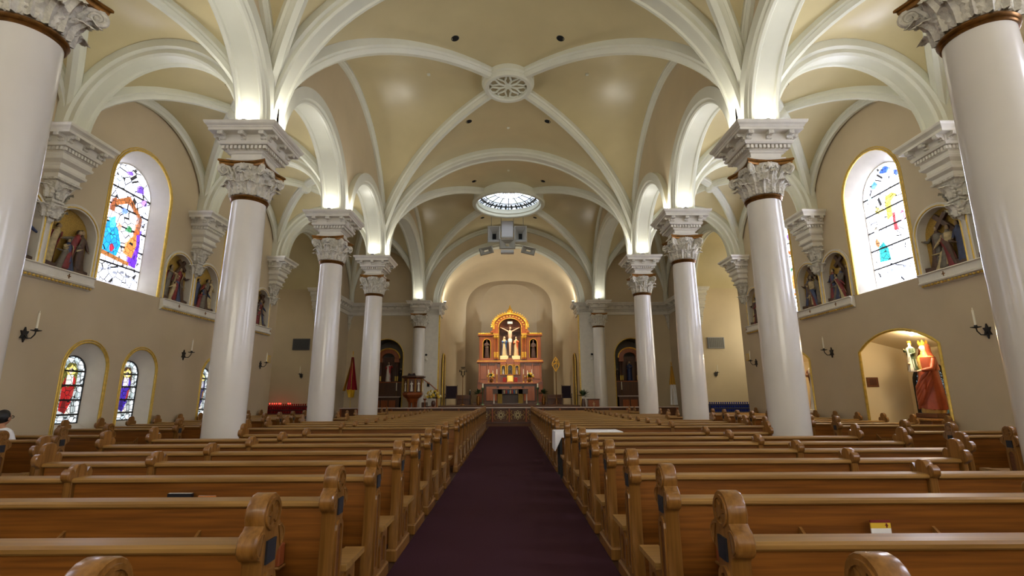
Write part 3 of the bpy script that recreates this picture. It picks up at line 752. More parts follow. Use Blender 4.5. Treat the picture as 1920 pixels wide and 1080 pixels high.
# ------------------------------------------------------------------ stained glass
def glass_mat(name, rgb, strength, scale=5.0, tint=None, lead_w=.018):
    if name in MATS: return MATS[name]
    m = bpy.data.materials.new(name); m.use_nodes = True; nt = m.node_tree; b = nt.nodes['Principled BSDF']; b.inputs['Roughness'].default_value = .2
    b.inputs['Base Color'].default_value = (.05, .05, .05, 1); b.inputs['Emission Strength'].default_value = strength
    tc = nt.nodes.new('ShaderNodeTexCoord'); v = nt.nodes.new('ShaderNodeTexVoronoi'); v.feature = 'DISTANCE_TO_EDGE'; v.inputs['Scale'].default_value = scale
    v2 = nt.nodes.new('ShaderNodeTexVoronoi'); v2.inputs['Scale'].default_value = scale
    nt.links.new(tc.outputs['Object'], v.inputs['Vector']); nt.links.new(tc.outputs['Object'], v2.inputs['Vector'])
    r = nt.nodes.new('ShaderNodeValToRGB'); r.color_ramp.interpolation = 'CONSTANT'
    r.color_ramp.elements[0].color = (.004, .004, .004, 1); r.color_ramp.elements[1].position = lead_w; r.color_ramp.elements[1].color = (1, 1, 1, 1)
    nt.links.new(v.outputs['Distance'], r.inputs[0])
    sp = nt.nodes.new('ShaderNodeSeparateColor'); nt.links.new(v2.outputs['Color'], sp.inputs[0])
    c2 = nt.nodes.new('ShaderNodeMix'); c2.data_type = 'RGBA'; c2.inputs[6].default_value = lin(rgb); c2.inputs[7].default_value = lin(tint or rgb)
    nt.links.new(sp.outputs[0], c2.inputs[0])
    mx = nt.nodes.new('ShaderNodeMix'); mx.data_type = 'RGBA'; mx.blend_type = 'MULTIPLY'; mx.inputs[0].default_value = 1
    nt.links.new(c2.outputs[2], mx.inputs[6]); nt.links.new(r.outputs[0], mx.inputs[7]); nt.links.new(mx.outputs[2], b.inputs['Emission Color'])
    MATS[name] = m; return m
def blob(u, z, ru, rz, seed=0, n=9):
    rnd = random.Random(seed); return [(u + ru * (1 + rnd.uniform(-.3, .3)) * cos(2 * pi * i / n), z + rz * (1 + rnd.uniform(-.3, .3)) * sin(2 * pi * i / n)) for i in range(n)]
# pieces in window units: u -1..1 across the glass, z 0..1 up it
EDGE = [('border_leaf', ((150, 160, 215), (170, 176, 190), (120, 110, 190))[i % 3], blob((.92 if q else -.92), .06 + .085 * i, .075, .022, 40 + i + 20 * q)) for i in range(9) for q in (0, 1)] + [('inscription', (120, 124, 140), blob(-.6 + .3 * i, .085 + .02 * (i % 2), .09, .012, 70 + i)) for i in range(5)]
NATIVITY = EDGE + [('roof_brown', (150, 84, 40), [(-.55, .66), (.1, .74), (.72, .62), (.78, .58), (.1, .68), (-.62, .6)]), ('beam', (120, 60, 30), [(-.7, .56), (-.5, .56), (-.5, .68), (-.66, .66)]),
    ('blue_robe', (20, 140, 225), [(-.92, .24), (-.5, .2), (-.1, .22), (.0, .32), (-.22, .44), (-.45, .5), (-.72, .46), (-.9, .36)]), ('blue_hood', (60, 170, 240), [(-.6, .42), (-.35, .44), (-.42, .53), (-.62, .5)]),
    ('purple_robe', (92, 34, 190), [(.42, .18), (.86, .17), (.9, .36), (.84, .5), (.66, .44), (.5, .32)]), ('orange_robe', (210, 120, 56), [(.22, .26), (.6, .24), (.74, .36), (.66, .46), (.4, .4), (.24, .34)]),
    ('ochre_robe', (190, 90, 40), [(.55, .44), (.8, .46), (.78, .55), (.6, .54)]), ('brown_floor', (150, 92, 44), [(-.9, .2), (.5, .17), (.5, .2), (-.9, .235)]), ('green_leaf', (40, 120, 70), blob(.3, .47, .12, .03, 3)),
    ('rose', (226, 130, 110), blob(-.2, .46, .12, .03, 4)), ('crimson', (180, 30, 60), blob(-.38, .27, .1, .03, 6)), ('violet_grape', (110, 70, 190), blob(.55, .84, .2, .035, 7)), ('violet_grape', (120, 84, 200), blob(-.1, .93, .2, .02, 8)), ('violet_grape', (130, 90, 205), blob(.78, .74, .12, .03, 9)),
    ('grey_leaf', (150, 160, 170), blob(-.6, .84, .14, .03, 10)), ('brown_post', (130, 80, 60), [(.62, .5), (.78, .48), (.8, .6), (.66, .62)]), ('blue_star', (90, 120, 230), blob(-.05, .6, .12, .02, 12))]
TEMPLE = EDGE[1::2] + [('teal_robe', (30, 150, 160), [(-.8, .2), (-.25, .19), (-.3, .29), (-.48, .36), (-.72, .33)]), ('brown_hair', (170, 110, 70), blob(-.78, .37, .1, .035, 2)), ('yellow_wing', (222, 186, 70), [(-.1, .52), (.16, .54), (.2, .66), (.5, .7), (.3, .73), (-.04, .72)]),
    ('yellow_cloud', (236, 210, 110), blob(-.4, .63, .22, .035, 4)), ('violet_robe', (120, 60, 190), [(.72, .5), (.9, .48), (.93, .64), (.74, .68), (.8, .6)]), ('red_robe', (220, 70, 80), [(.14, .42), (.36, .4), (.28, .48), (.3, .56), (.18, .56)]),
    ('blue_sky', (50, 90, 215), blob(.25, .94, .34, .03, 5)), ('blue_sky', (70, 130, 230), blob(-.5, .86, .16, .03, 6)), ('blue_sky', (60, 90, 210), blob(.76, .87, .14, .03, 7)), ('pale_blue', (140, 190, 235), blob(-.76, .76, .1, .03, 8)), ('rose_robe', (230, 130, 170), blob(.62, .5, .14, .05, 9)),
    ('grey_leaf', (170, 160, 150), blob(-.7, .48, .14, .03, 10))]
def saint(robe, under, bg, accent):
    return [('background', bg, [(-.62, .5), (.62, .5), (.62, .78), (.35, .9), (-.35, .9), (-.62, .78)]), ('halo', (250, 226, 120), blob(0, .79, .42, .075, 1, 12)), ('face', (246, 220, 190), blob(0, .785, .2, .045, 2, 10)),
            ('mantle', robe, [(-.5, .18), (.05, .14), (.42, .3), (.5, .5), (.56, .64), (.25, .72), (.3, .58), (-.1, .52), (-.4, .68), (-.56, .6)]), ('tunic', under, [(-.34, .54), (.3, .56), (.26, .72), (-.28, .72)]), ('mantle_fold', tuple(int(v * .6) for v in robe), [(-.45, .18), (-.05, .15), (.0, .34), (-.3, .36)]),
            ('sleeve', accent, [(.2, .34), (.46, .36), (.5, .52), (.3, .5)]), ('foot', (246, 236, 224), [(.05, .13), (.5, .13), (.3, .26)])]
MATG = {}
def gpiece(rgb, e):
    k = 'glass_%d_%d_%d_%d' % (rgb + (int(e * 10),))
    return glass_mat(k, rgb, e, 7.0, tuple(min(255, int(v * 1.25) + 12) for v in rgb), .03)
nwin = [0]
def stained(s, yc, x, d, pieces, e, bars, frame_w, frame_m, base_m, label=None, thick_border=None):
    nwin[0] += 1; w = bpy.data.objects.new('window_%d' % nwin[0], None); COL.objects.link(w); tag(w, kind='structure'); w.location = (s * x, yc, 0)
    half, z0, zs, rise = d['half'], d['z0'], d['zs'], d['rise']; zt = zs + rise
    def hw(z): return half if z <= zs else half * sqrt(max(0, 1 - ((z - zs) / rise) ** 2))
    lv = [z0 + (zt - z0) * b for b in bars]
    fn = lambda a, b, q: (s * q, a, b)
    for a, b in zip(lv[:-1], lv[1:]):
        zz = [a + (b - a) * i / 8 for i in range(9)]
        poly = [(-hw(z), z) for z in zz] + [(hw(z), z) for z in reversed(zz) if hw(z) > 1e-6]
        MB().prism(poly, fn, 0, .012).build('pane', base_m, w)
    for z in lv[1:-1]: MB().box(-.035, .035, -hw(z), hw(z), z - .02, z + .02).build('saddle_bar', M_BLACK, w)
    flip = 1
    ins = .80 if thick_border else .88
    for i, (nm, rgb, poly) in enumerate(pieces):
        P = []
        for u, z in poly:
            zz = z0 + (zt - z0) * z; P.append((flip * max(-.97, min(.97, u)) * min(hw(zz), half) * ins, zz))
        MB().prism(P, fn, -.012 - .0012 * i, -.002).build(nm + '_glass', gpiece(rgb, e * (.45 if sum(rgb) < 420 else .75)), w)
    ol = arch_pts(half + frame_w * .5, z0 - frame_w * .5, zs, rise + frame_w * .5)
    pts = [Vector((0, a, b)) for a, b in ol]; g = MB()
    fr = arch_pts(half + frame_w, z0 - frame_w, zs, rise + frame_w); inn = arch_pts(half, z0, zs, rise)
    for q0, q1 in ((-.03, .05),):
        g.loft([[(s * q0, a, b) for a, b in inn], [(s * q0, a, b) for a, b in fr], [(s * q1, a, b) for a, b in fr], [(s * q1, a, b) for a, b in inn], [(s * q0, a, b) for a, b in inn]])
    g.build('frame', frame_m, w, smooth=40)
    if thick_border:
        g = MB(); b0 = arch_pts(half * .99, z0 + .01, zs, rise * .99); b1 = arch_pts(half * .80, z0 + .1, zs, rise * .80)
        g.loft([[(-s * .008, a, b) for a, b in b0], [(-s * .008, a, b) for a, b in b1]]); g.build('border_glass', thick_border, w)
    return w
# mouldings round the openings
for s in (-1, 1):
    wo = WALLS[s]
    base = glass_mat('white_glass_%d' % s, (246, 246, 255), GLASS_L if s < 0 else GLASS_R, 4.2, (205, 214, 250), .045 if s < 0 else .03)
    for i, y in enumerate(big_c):
        P = NATIVITY if (s < 0) == (i != 5) else TEMPLE
        vis = i >= 3
        stained(s, y, XW + BIGD, BIGG, (P if s < 0 else [(a, b, [(-u, z) for u, z in c]) for a, b, c in P]) if vis else [], GLASS_L * .55 if s < 0 else GLASS_R * .3, (0, .15, .31, .47, .62, .77, 1) if vis else (0, .5, 1), .07, M_REVEAL, base)
        if y > -9:
            ol = shift(arch_pts(**BIGW), y)
            trim(wo, ol, lambda a, b: (s * (XW + .0), a, b), None, None, .026); trim(wo, shift(arch_pts(BIGW['half'] + .06, BIGW['z0'], BIGW['zs'], BIGW['rise'] + .06), y), lambda a, b: (s * (XW - .0), a, b), None, None, .016)
    des = [saint((190, 24, 26), (236, 236, 226), (120, 116, 40), (200, 60, 50)), saint((74, 44, 200), (236, 230, 240), (90, 60, 40), (190, 50, 60)), saint((60, 60, 110), (180, 180, 190), (60, 70, 80), (150, 100, 50)), saint((50, 80, 130), (200, 200, 190), (80, 70, 50), (160, 120, 60))]
    wb = glass_mat('border_white_%d' % s, (240, 244, 246), 1.5, 9.0, (190, 205, 215), .05); bg = glass_mat('small_glass_%d' % s, (225, 230, 232), 1.1, 9.0, (150, 170, 170), .05)
    for i, y in enumerate(small_c[s]):
        vis = y > 5
        stained(s, y, XW + SMLD, SMLG, des[(i - 8) % 4] if vis else [], 1.5, (0, .12, .34, .56, .78, 1) if vis else (0, .5, 1), .09, M_BLACK, bg, thick_border=wb if vis else None)
        if y > -9:
            for off, r in ((0, .022), (.05, .017)):
                trim(wo, shift(arch_pts(SMLW['half'] + off, SMLW['z0'], SMLW['zs'], SMLW['rise'] + off), y), lambda a, b: (s * XW, a, b), None, None, r)
    for y in shrine_c[s]:
        trim(wo, shift(seg_pts(**SHRW), y), lambda a, b: (s * XW, a, b), None, None, .035)
# ------------------------------------------------------------------ relief panels (stations) in pairs
gold_tess = mat('gold_mosaic', (176, 142, 62), .4, metal=.3, var=.35, scale=60, bump=.5)
R_BLUE, R_RED, R_GREY, R_BROWN, R_CREAM = [mat('relief_' + n, c, .5, var=.3, scale=12) for n, c in (('blue', (52, 62, 92)), ('red', (118, 34, 36)), ('grey', (104, 96, 82)), ('brown', (76, 52, 36)), ('cream', (176, 158, 116)))]
R_SKIN = mat('relief_skin', (150, 126, 92), .5)
R_HAIR = mat('relief_hair', (48, 32, 24), .6)
def relief(s, y, seed, label, group='painted relief panels in arched niches'):
    rnd = random.Random(seed)
    r = thing('carved_relief', label, 'relief', (s * (XW + NICD), y, NICHE['z0']), -s * pi / 2, group)   # local -y looks into the nave
    r.rotation_euler = (0, 0, -pi / 2 if s < 0 else pi / 2)
    if s < 0: r.rotation_euler = (0, 0, pi / 2)
    else: r.rotation_euler = (0, 0, -pi / 2)
    h = NICHE['half']; H = NICHE['zs'] - NICHE['z0']
    MB().prism(arch_pts(h, 0, H, h), lambda a, b, d: (a, d, b), -.02, .0).build('background', gold_tess, r)
    g = MB(); o1 = arch_pts(h - .01, 0, H, h - .01); o2 = arch_pts(h + .045, 0, H, h + .045); o3 = arch_pts(h + .10, 0, H, h + .10)
    q = -NICD
    g.loft([[(a, q + .03, b) for a, b in o1], [(a, q - .03, b) for a, b in o1], [(a, q - .045, b) for a, b in o2], [(a, q - .02, b) for a, b in o2], [(a, q - .035, b) for a, b in o3], [(a, q + .0, b) for a, b in o3]], close=False)
    g.build('frame', M_REVEAL, r, smooth=30)
    MB().tube([(a, q - .045, b) for a, b in arch_pts(h + .03, 0, H, h + .03)], .014, 6).build('gilt_bead', M_GOLD, r)
    MB().prism([(-h, 0), (h, 0), (h, .1), (.2, .15), (-.3, .11), (-h, .14)], lambda a, b, d: (a, d, b), -.16, -.01).build('ground', R_BROWN, r)
    robes = [R_BLUE, R_RED, R_GREY, R_CREAM, R_BROWN]; rnd.shuffle(robes)
    for k, (x, sc, zo, ln) in enumerate(((-.36, .92, 0, .12), (.34, .95, 0, -.14), (-.08, .95, -.04, .22), (.16, .72, -.075, -.25), (-.22, .55, -.075, .35))):
        e = thing('figure', None, None); e.parent = r; e.location = (x + rnd.uniform(-.05, .05), -.05 - .022 * k, .09 + zo)
        figure(e, sc + rnd.uniform(-.08, .06), robes[k], skin=R_SKIN, hair=R_HAIR, mantle=robes[(k + 2) % 5] if k not in (1, 4) else None, n=12, wide=1.1, lean=ln + rnd.uniform(-.12, .12), hunch=rnd.uniform(0, .08), arms=((rnd.uniform(-.25, -.1), -.08, rnd.uniform(.5, .8)), (rnd.uniform(.1, .25), -.08, rnd.uniform(.5, .8))), folds=5, head_turn=rnd.uniform(-.8, .8))
    if seed % 3 != 2:
        a = rnd.uniform(.5, .9) * rnd.choice((-1, 1)); c_, s_ = cos(a), sin(a)
        g = MB(); g.box(-.05, .05, -.03, .03, -.45, .42); me = g
        b = g.build('cross_beam', R_BROWN, r, loc=(.12, -.08, .95)); b.rotation_euler = (0, a, 0)
        b = MB().box(-.2, .2, -.032, .032, -.05, .05).build('cross_arm', R_BROWN, r, loc=(.12 + .2 * s_, -.08, .95 + .2 * c_)); b.rotation_euler = (0, a, 0)
    return r
def ledge(s, y0, y1, label):
    l = thing('relief_ledge', label, 'ledge', (s * (XW - .004), (y0 + y1) / 2, 0), 0, 'white ledges under the relief panels'); h = (y1 - y0) / 2
    pr = [(0, 4.15), (.13, 4.15), (.14, 4.13), (.10, 4.11), (.10, 3.97), (.13, 3.95), (.12, 3.92), (.07, 3.90), (.05, 3.86), (0, 3.84)]
    MB().prism(pr, lambda a, b, d: (-s * (a + .002), d, b), -h, h).build('moulding', M_STONE, l)
    g = MB(); n = int(2 * h / .085)
    for i in range(n): g.ball((-s * .075, -h + .05 + i * (2 * h - .1) / (n - 1), 3.885), (.03, .034, .028), 6, 4)
    tag(g.build('gilt_beads', M_GOLD, l, smooth=60), kind='stuff')
    for d in (-.62, .62):
        if abs(d) < h:
            q = MB(); q.box(-.006, .006, -.01, .01, -.05, .05); q.box(-.006, .006, -.04, .04, -.01, .01); q.build('cross_mark', M_BRONZE, l, loc=(-s * .105, d, 4.04))
for s in (-1, 1):
    sd = 'pulpit' if s < 0 else 'shrine'
    for y, where in ((YB, 'rearward of the big window'), (YC, 'between the big windows'), (4.85, 'beside the fourth column'), (0.0, 'beside the fifth column'), (-4.85, 'beside the sixth column')):
        for k, d in enumerate((-.66, .66)):
            relief(s, y + d, int(y * 10) + k + (5 if s > 0 else 0), 'arched figure relief, %s of the pair %s, %s side' % ('rearward' if k == 0 else 'altarward', where, sd))
        ledge(s, y - 1.28, y + 1.28, 'white ledge under the relief pair %s, %s side' % (where, sd))
    relief(s, YD - .66, 77 + s, 'single arched relief beside the transept opening on the %s side' % sd); ledge(s, YD - 1.28, YD + .06, 'short white ledge under the single relief by the transept, %s side' % sd)
# ------------------------------------------------------------------ candle sconces
def sconce(x, y, z, rz, label):
    r = thing('wall_sconce', label, 'sconce', (x, y, z), rz, 'black iron candle sconces')   # local -y points away from the wall
    star = [((.115 if k % 2 == 0 else .06) * cos(2 * pi * k / 12 + pi / 2) * .8, (.15 if k % 2 == 0 else .085) * sin(2 * pi * k / 12 + pi / 2)) for k in range(12)]
    MB().prism(star, lambda a, b, d: (a, d, b), -.03, 0).build('back_plate', M_BLACK, r)
    MB().tube([(0, -.02, .0), (0, -.08, -.07), (0, -.16, -.07), (0, -.22, .0), (0, -.23, .06)], .012, 6).build('arm', M_BLACK, r, smooth=60)
    MB().lathe([(.0, .055), (.03, .06), (.085, .075), (.09, .085), (.03, .09), (.025, .12), (0, .12)], 14, (0, -.23, 0)).build('drip_pan', M_BLACK, r, smooth=40)
    MB().lathe([(.019, .11), (.019, .42), (.01, .425)], 10, (0, -.23, 0)).build('candle', M_WAX, r, smooth=40)
    MB().ball((0, -.23, .445), (.012, .012, .026), 8, 6).build('bulb', mat('bulb_glass', (236, 228, 200), .1), r, smooth=60)
for s in (-1, 1):
    sd = 'pulpit' if s < 0 else 'shrine'; rz = pi / 2 if s < 0 else -pi / 2
    sconce(s * XW, YB, 2.72, rz, 'iron candle sconce below the relief pair rearward of the big window, %s side' % sd)
    sconce(s * XW, YC, 2.72, rz, 'iron candle sconce below the relief pair between the big windows, %s side' % sd)
    sconce(s * XW, 19.1, 2.72, rz, 'iron candle sconce below the single relief by the transept, %s side' % sd)
    sconce(s * 10.25, TRANS1, 2.55, 0, 'iron candle sconce on the far transept wall above the votive lights, %s side' % sd)
# ------------------------------------------------------------------ pews
ROW0, PITCH_R = 1.48, .937
def arc(cy, cz, r, a0, a1, n=7): return [(cy + r * cos(radians(a0 + (a1 - a0) * i / n)), cz + r * sin(radians(a0 + (a1 - a0) * i / n))) for i in range(n + 1)]
def end_outline(top, lobe, r_h, w=.085, foot=.12, rl=.062):
    """trefoil headed pew end in (y,z)"""
    L = arc(-w + .005, lobe, rl, 262, 105, 8); Hd = arc(0, top - r_h, r_h, 205, -25, 12); Rr = arc(w - .005, lobe, rl, 75, -82, 8)
    return [(-foot, .10), (-w * .92, .46), (-w * .86, lobe - rl - .02)] + L + Hd + Rr + [(w * .86, lobe - rl - .02), (w * .92, .46), (foot, .10)]
def bev_prism(g, poly, x0, x1, b=.008):
    """slab along x with softened rim"""
    cy = sum(p[0] for p in poly) / len(poly); cz = sum(p[1] for p in poly) / len(poly); n = len(poly)
    def ins(p, k): return (cy + (p[0] - cy) * k, cz + (p[1] - cz) * (1 - (1 - k) * .25))
    A = [ins(p, .93) for p in poly]
    rings = [[(x0, y, z) for y, z in A], [(x0 + b, y, z) for y, z in poly], [(x1 - b, y, z) for y, z in poly], [(x1, y, z) for y, z in A]]
    g.loft(rings); tri = [tuple(t) for t in tessellate_polygon([[Vector((a, c, 0)) for a, c in A]])]
    g.add(rings[0], tri); g.add(rings[-1], tri); return g
def lancet(w, z0, z1, n=6):   # pointed or round headed ring outline
    return [(-w, z0)] + [(-w * cos(pi * i / n), z1 - w + w * sin(pi * i / n)) for i in range(n + 1)] + [(w, z0)]
def ring_prism(g, o, i, fn, d0, d1):
    g.loft([[fn(a, b, d0) for a, b in i], [fn(a, b, d1) for a, b in i], [fn(a, b, d1) for a, b in o], [fn(a, b, d0) for a, b in o], [fn(a, b, d0) for a, b in i]]); return g
def aisle_end(parent, x, f, name='aisle_end', top=1.08, lobe=.878, rh=.088):
    """x: outer face of the end; f=+1 when that face looks to +x"""
    t = .085; x0, x1 = (x - t, x) if f > 0 else (x, x + t)
    e = bev_prism(MB(), end_outline(top, lobe, rh), x0, x1).build(name, M_OAKE, parent, smooth=35)
    MB().box(min(x0, x1) - .010, max(x0, x1) + .010, -.17, .47, 0, .11, .012).build('plinth', M_OAKE, e)
    fn = lambda a, b, d: (x + f * d, a, b)
    # low panel closing the seat
    sp = MB(); sp.prism([(.09, .10), (.46, .10), (.44, .43), (.09, .43)], fn, -.06, -.012); s_ = sp.build('seat_panel', M_OAKE, e)
    MB().prism([(.095, .43), (.50, .43), (.505, .446), (.50, .466), (.095, .466)], fn, -.10, .035).build('seat_board_end', M_OAKR, e)
    ring_prism(MB(), lancet(.095, .14, .40), lancet(.06, .16, .365), lambda a, b, d: fn(a + .255, b, d), -.014, .006).build('lancet_moulding', M_OAKE, e)
    MB().prism(lancet(.06, .16, .365), lambda a, b, d: fn(a + .255, b, d), -.013, -.009).build('lancet_sunk_panel', M_OAKD, e)
    ring_prism(MB(), lancet(.06, .16, .765), lancet(.036, .19, .735), fn, -.002, .012).build('lancet_moulding', M_OAKE, e)
    MB().prism(lancet(.036, .19, .735), fn, -.001, .0015).build('lancet_sunk_panel', M_OAKD, e)
    MB().prism([(-.042, .79), (.042, .79), (.042, .885), (-.042, .885)], fn, 0, .009).build('number_plate', M_PLATE, e)
    g = MB(); c = (0, top - rh)
    ring_prism(g, [(c[0] + .07 * cos(2 * pi * i / 20), c[1] + .07 * sin(2 * pi * i / 20)) for i in range(21)], [(c[0] + .055 * cos(2 * pi * i / 20), c[1] + .055 * sin(2 * pi * i / 20)) for i in range(21)], fn, -.002, .008)
    g.build('rosette_ring', M_OAKE, e)
    st = [(c[0] + (.05 if k % 2 == 0 else .022) * cos(2 * pi * k / 12), c[1] + (.05 if k % 2 == 0 else .022) * sin(2 * pi * k / 12)) for k in range(12)]
    MB().prism(st, fn, -.002, .007).build('rosette', M_OAKE, e)
    for q in (-1, 1):
        ring_prism(MB(), [(q * .083 + .05 * cos(pi * .5 + q * pi * (i / 10 - .9) ), lobe + .05 * sin(pi * .5 + q * pi * (i / 10 - .9))) for i in range(11)], [(q * .083 + .042 * cos(pi * .5 + q * pi * (i / 10 - .9)), lobe + .042 * sin(pi * .5 + q * pi * (i / 10 - .9))) for i in range(11)], fn, -.001, .005).build('scroll', M_OAKE, e)
    return e
def divider(parent, x, name='divider', top=.985, lobe=.90, rh=.062):
    o = [(-.075, .3), (-.075, lobe - .05)] + arc(-.07, lobe, .052, 255, 110, 7) + arc(0, top - rh, rh, 200, -20, 9) + arc(.07, lobe, .052, 70, -75, 7) + [(.075, lobe - .05), (.2, .43), (.2, .3)]
    return bev_prism(MB(), o, x - .034, x + .034, .006).build(name, M_OAKE, parent, smooth=35)
def wall_end(parent, x, name='wall_end'): 
    o = end_outline(1.07, .91, .08, .095, .12, .062); return bev_prism(MB(), o, x - .027, x + .027, .006).build(name, M_OAKE, parent, smooth=35)
RAIL = [(-.075, .842), (-.085, .852), (-.085, .868), (-.07, .880), (.03, .885), (.045, .875), (.045, .842)]
def bench(parent, a, b, rack=True):
    """one run of seat, back and rail between two uprights at x=a<b"""
    MB().prism([(-.03, .12), (.0, .12), (-.005, .845), (-.045, .845)], lambda y, z, d: (d, y, z), a, b).build('back_panel', M_OAK, parent)
    MB().prism(RAIL, lambda y, z, d: (d, y, z), a, b).build('top_rail', M_OAKR, parent, smooth=30)
    MB().box(a, b, .0, .48, .43, .462, .01).build('seat', M_OAKR, parent)
    MB().box(a + .05, b - .05, .26, .29, .05, .43).build('seat_skirt', M_OAK, parent)
    if rack and b - a > 1.2:
        m = (a + b) / 2
        r = MB().box(m - .42, m + .42, -.16, -.04, .555, .57).build('book_rack', M_OAKE, parent)
        MB().box(m - .42, m + .42, -.165, -.15, .555, .63).build('rack_front', M_OAKE, r)
        for q in (m - .42, m + .405): MB().prism([(-.04, .52), (-.155, .57), (-.155, .63), (-.04, .71)], lambda y, z, d: (d, y, z), q, q + .018).build('rack_bracket', M_OAKE, r)
    k = MB().box(a + .12, b - .12, .60, .72, .085, .15, .02).build('kneeler', mat('kneeler_vinyl', (58, 34, 26), .5), parent)
    for q in (a + .14, b - .18): MB().box(q, q + .04, .36, .62, .05, .10, .01).build('kneeler_bracket', M_GREY, k)
def card_box(parent, x):
    b = MB().box(x - .10, x + .10, -.12, -.045, .52, .64, .006).build('card_box', mat('redwood', (150, 78, 40), .4), parent); MB().box(x - .11, x + .11, -.135, -.04, .508, .522, .004).build('card_box_lip', M_OAKE, b)
def make_pew(s, kind):
    """s=-1 pulpit side, 1 shrine side. kinds: long (to the outer end), short (stops before a column), side (aisle to wall)"""
    r = thing('oak_pew', 'x', 'pew', (0, 0, 0), group='oak pews')
    X = lambda d: AC + s * d if kind != 'side' else s * d
    if kind == 'side':
        a, b = 6.88, 9.30; aisle_end(r, s * a, -s, 'aisle_end'); wall_end(r, s * b, 'wall_end')
        lo, hi = sorted((s * (a + .085), s * (b - .035))); bench(r, lo, hi); return r
    a, m, b = 1.012, 3.46, (5.45 if kind == 'long' else 4.55)
    aisle_end(r, X(a), -s, 'aisle_end'); divider(r, X(m))
    e = wall_end(r, X(b), 'outer_end')
    lo, hi = sorted((X(a + .085), X(m - .038))); bench(r, lo, hi)
    card_box(r, X(a + .40))
    lo, hi = sorted((X(m + .038), X(b - .035))); bench(r, lo, hi, kind == 'long')
    return r
ORD = ['first', 'second', 'third', 'fourth', 'fifth', 'sixth', 'seventh', 'eighth', 'ninth', 'tenth', 'eleventh', 'twelfth', 'thirteenth', 'fourteenth', 'fifteenth', 'sixteenth', 'seventeenth', 'eighteenth', 'nineteenth', 'twentieth', 'twenty-first', 'twenty-second', 'twenty-third', 'twenty-fourth']
LAST = 23
rows = [i for i in range(LAST + 1) if i != 9]
def row_y(i): return ROW0 + PITCH_R * i
PEW = {}
def place(s, kind, i, label):
    k = (s, kind)
    if k not in PEW: o = make_pew(s, kind); PEW[k] = template(o)
    else: o = stamp(PEW[k])
    o.location = (0, row_y(i), 0.012 if False else 0); o['label'] = label; return o
for s in (-1, 1):
    sd = 'pulpit' if s < 0 else 'shrine'
    for i in rows:
        n = ORD[[r for r in reversed(rows)].index(i)]
        y = row_y(i)
        hit = any(abs(y + .2 - yc) < .66 for yc in (0, 4.85, YB, YC, YD))
        place(s, 'short' if hit else 'long', i, 'oak nave pew, %s back from the altar rail, %s side' % (n, sd))
    for i in range(0, LAST - 3):
        if i == 9: continue
        n = ORD[[r for r in reversed(range(0, LAST - 3)) if r != 9].index(i)]
        place(s, 'side', i, 'short oak pew against the aisle wall, %s back from the transept, %s side' % (n, sd))
# ------------------------------------------------------------------ things lying on the book racks and in the boxes
def rack_xy(s, section=0): return (AC + s * (1.012 + .085 + 3.46 - .038) / 2) if section == 0 else AC + s * (3.46 + .038 + 5.45 - .035) / 2
def book(x, y, z, m, label, w=.13, d=.028, h=.19, tilt=0.0, flat=False, cat='book'):
    o = thing('hymnal', label, cat, (x, y, z))
    if flat:
        MB().box(-w / 2, w / 2, -h / 2, h / 2, 0, d, .004).build('cover', m, o); MB().box(-w / 2 + .006, w / 2 - .004, -h / 2 - .002, h / 2 - .006, .004, d - .004).build('page_block', M_WHITE, o)
    else:
        MB().box(-w / 2, w / 2, -d / 2, d / 2, 0, h, .003).build('cover', m, o); MB().box(-w / 2 + .004, w / 2 - .004, -d / 2 + .004, d / 2 - .004, .004, h + .001).build('page_block', M_WHITE, o)
    return o
blackc = mat('black_cover', (20, 20, 26), .45)
y3 = row_y(2)
book(-4.22, row_y(3) - .105, .571, blackc, 'black hymnal standing in the rack past the pew divider, pulpit side', .24, .034, .195)
book(-2.57, row_y(3) - .105, .571, blackc, 'black hymnal standing in the book rack beside an orange booklet', .19, .034, .198)
book(-2.36, row_y(3) - .105, .571, mat('orange_cover', (190, 110, 40), .5), 'thin orange booklet standing beside the black hymnal', .14, .012, .178, cat='booklet')
lf = thing('leaflet', 'yellow and white leaflet with red top band standing in the book rack', 'leaflet', (rack_xy(1) + .03, row_y(2) - .125, .572))
for nm, z0, z1, m_ in (('white_part', 0, .145, M_WHITE), ('yellow_band', .145, .176, mat('leaflet_yellow', (226, 186, 50), .6)), ('red_band', .176, .19, mat('leaflet_red', (120, 30, 24), .6))):
    MB().box(-.06, .06, -.004, .004, z0, z1).build(nm, m_, lf)
k = MB(); k.box(-.004, .004, -.006, -.004, .149, .173); k.box(-.009, .009, -.006, -.004, .160, .165); k.build('cross_print', MATS['leaflet_red'], lf, loc=(.035, 0, 0))
pen = thing('blue_pen', 'blue pen standing in the card box of a pew on the shrine side', 'pen', (AC + 1.44 + .06, row_y(1) - .085, .53))
MB().tube([(0, 0, .0), (0, 0, .15)], .008, 8).build('barrel', mat('pen_blue', (40, 60, 150), .3), pen); MB().tube([(0, 0, .148), (0, 0, .185)], .0095, 8).build('cap', MATS['pen_blue'], pen)
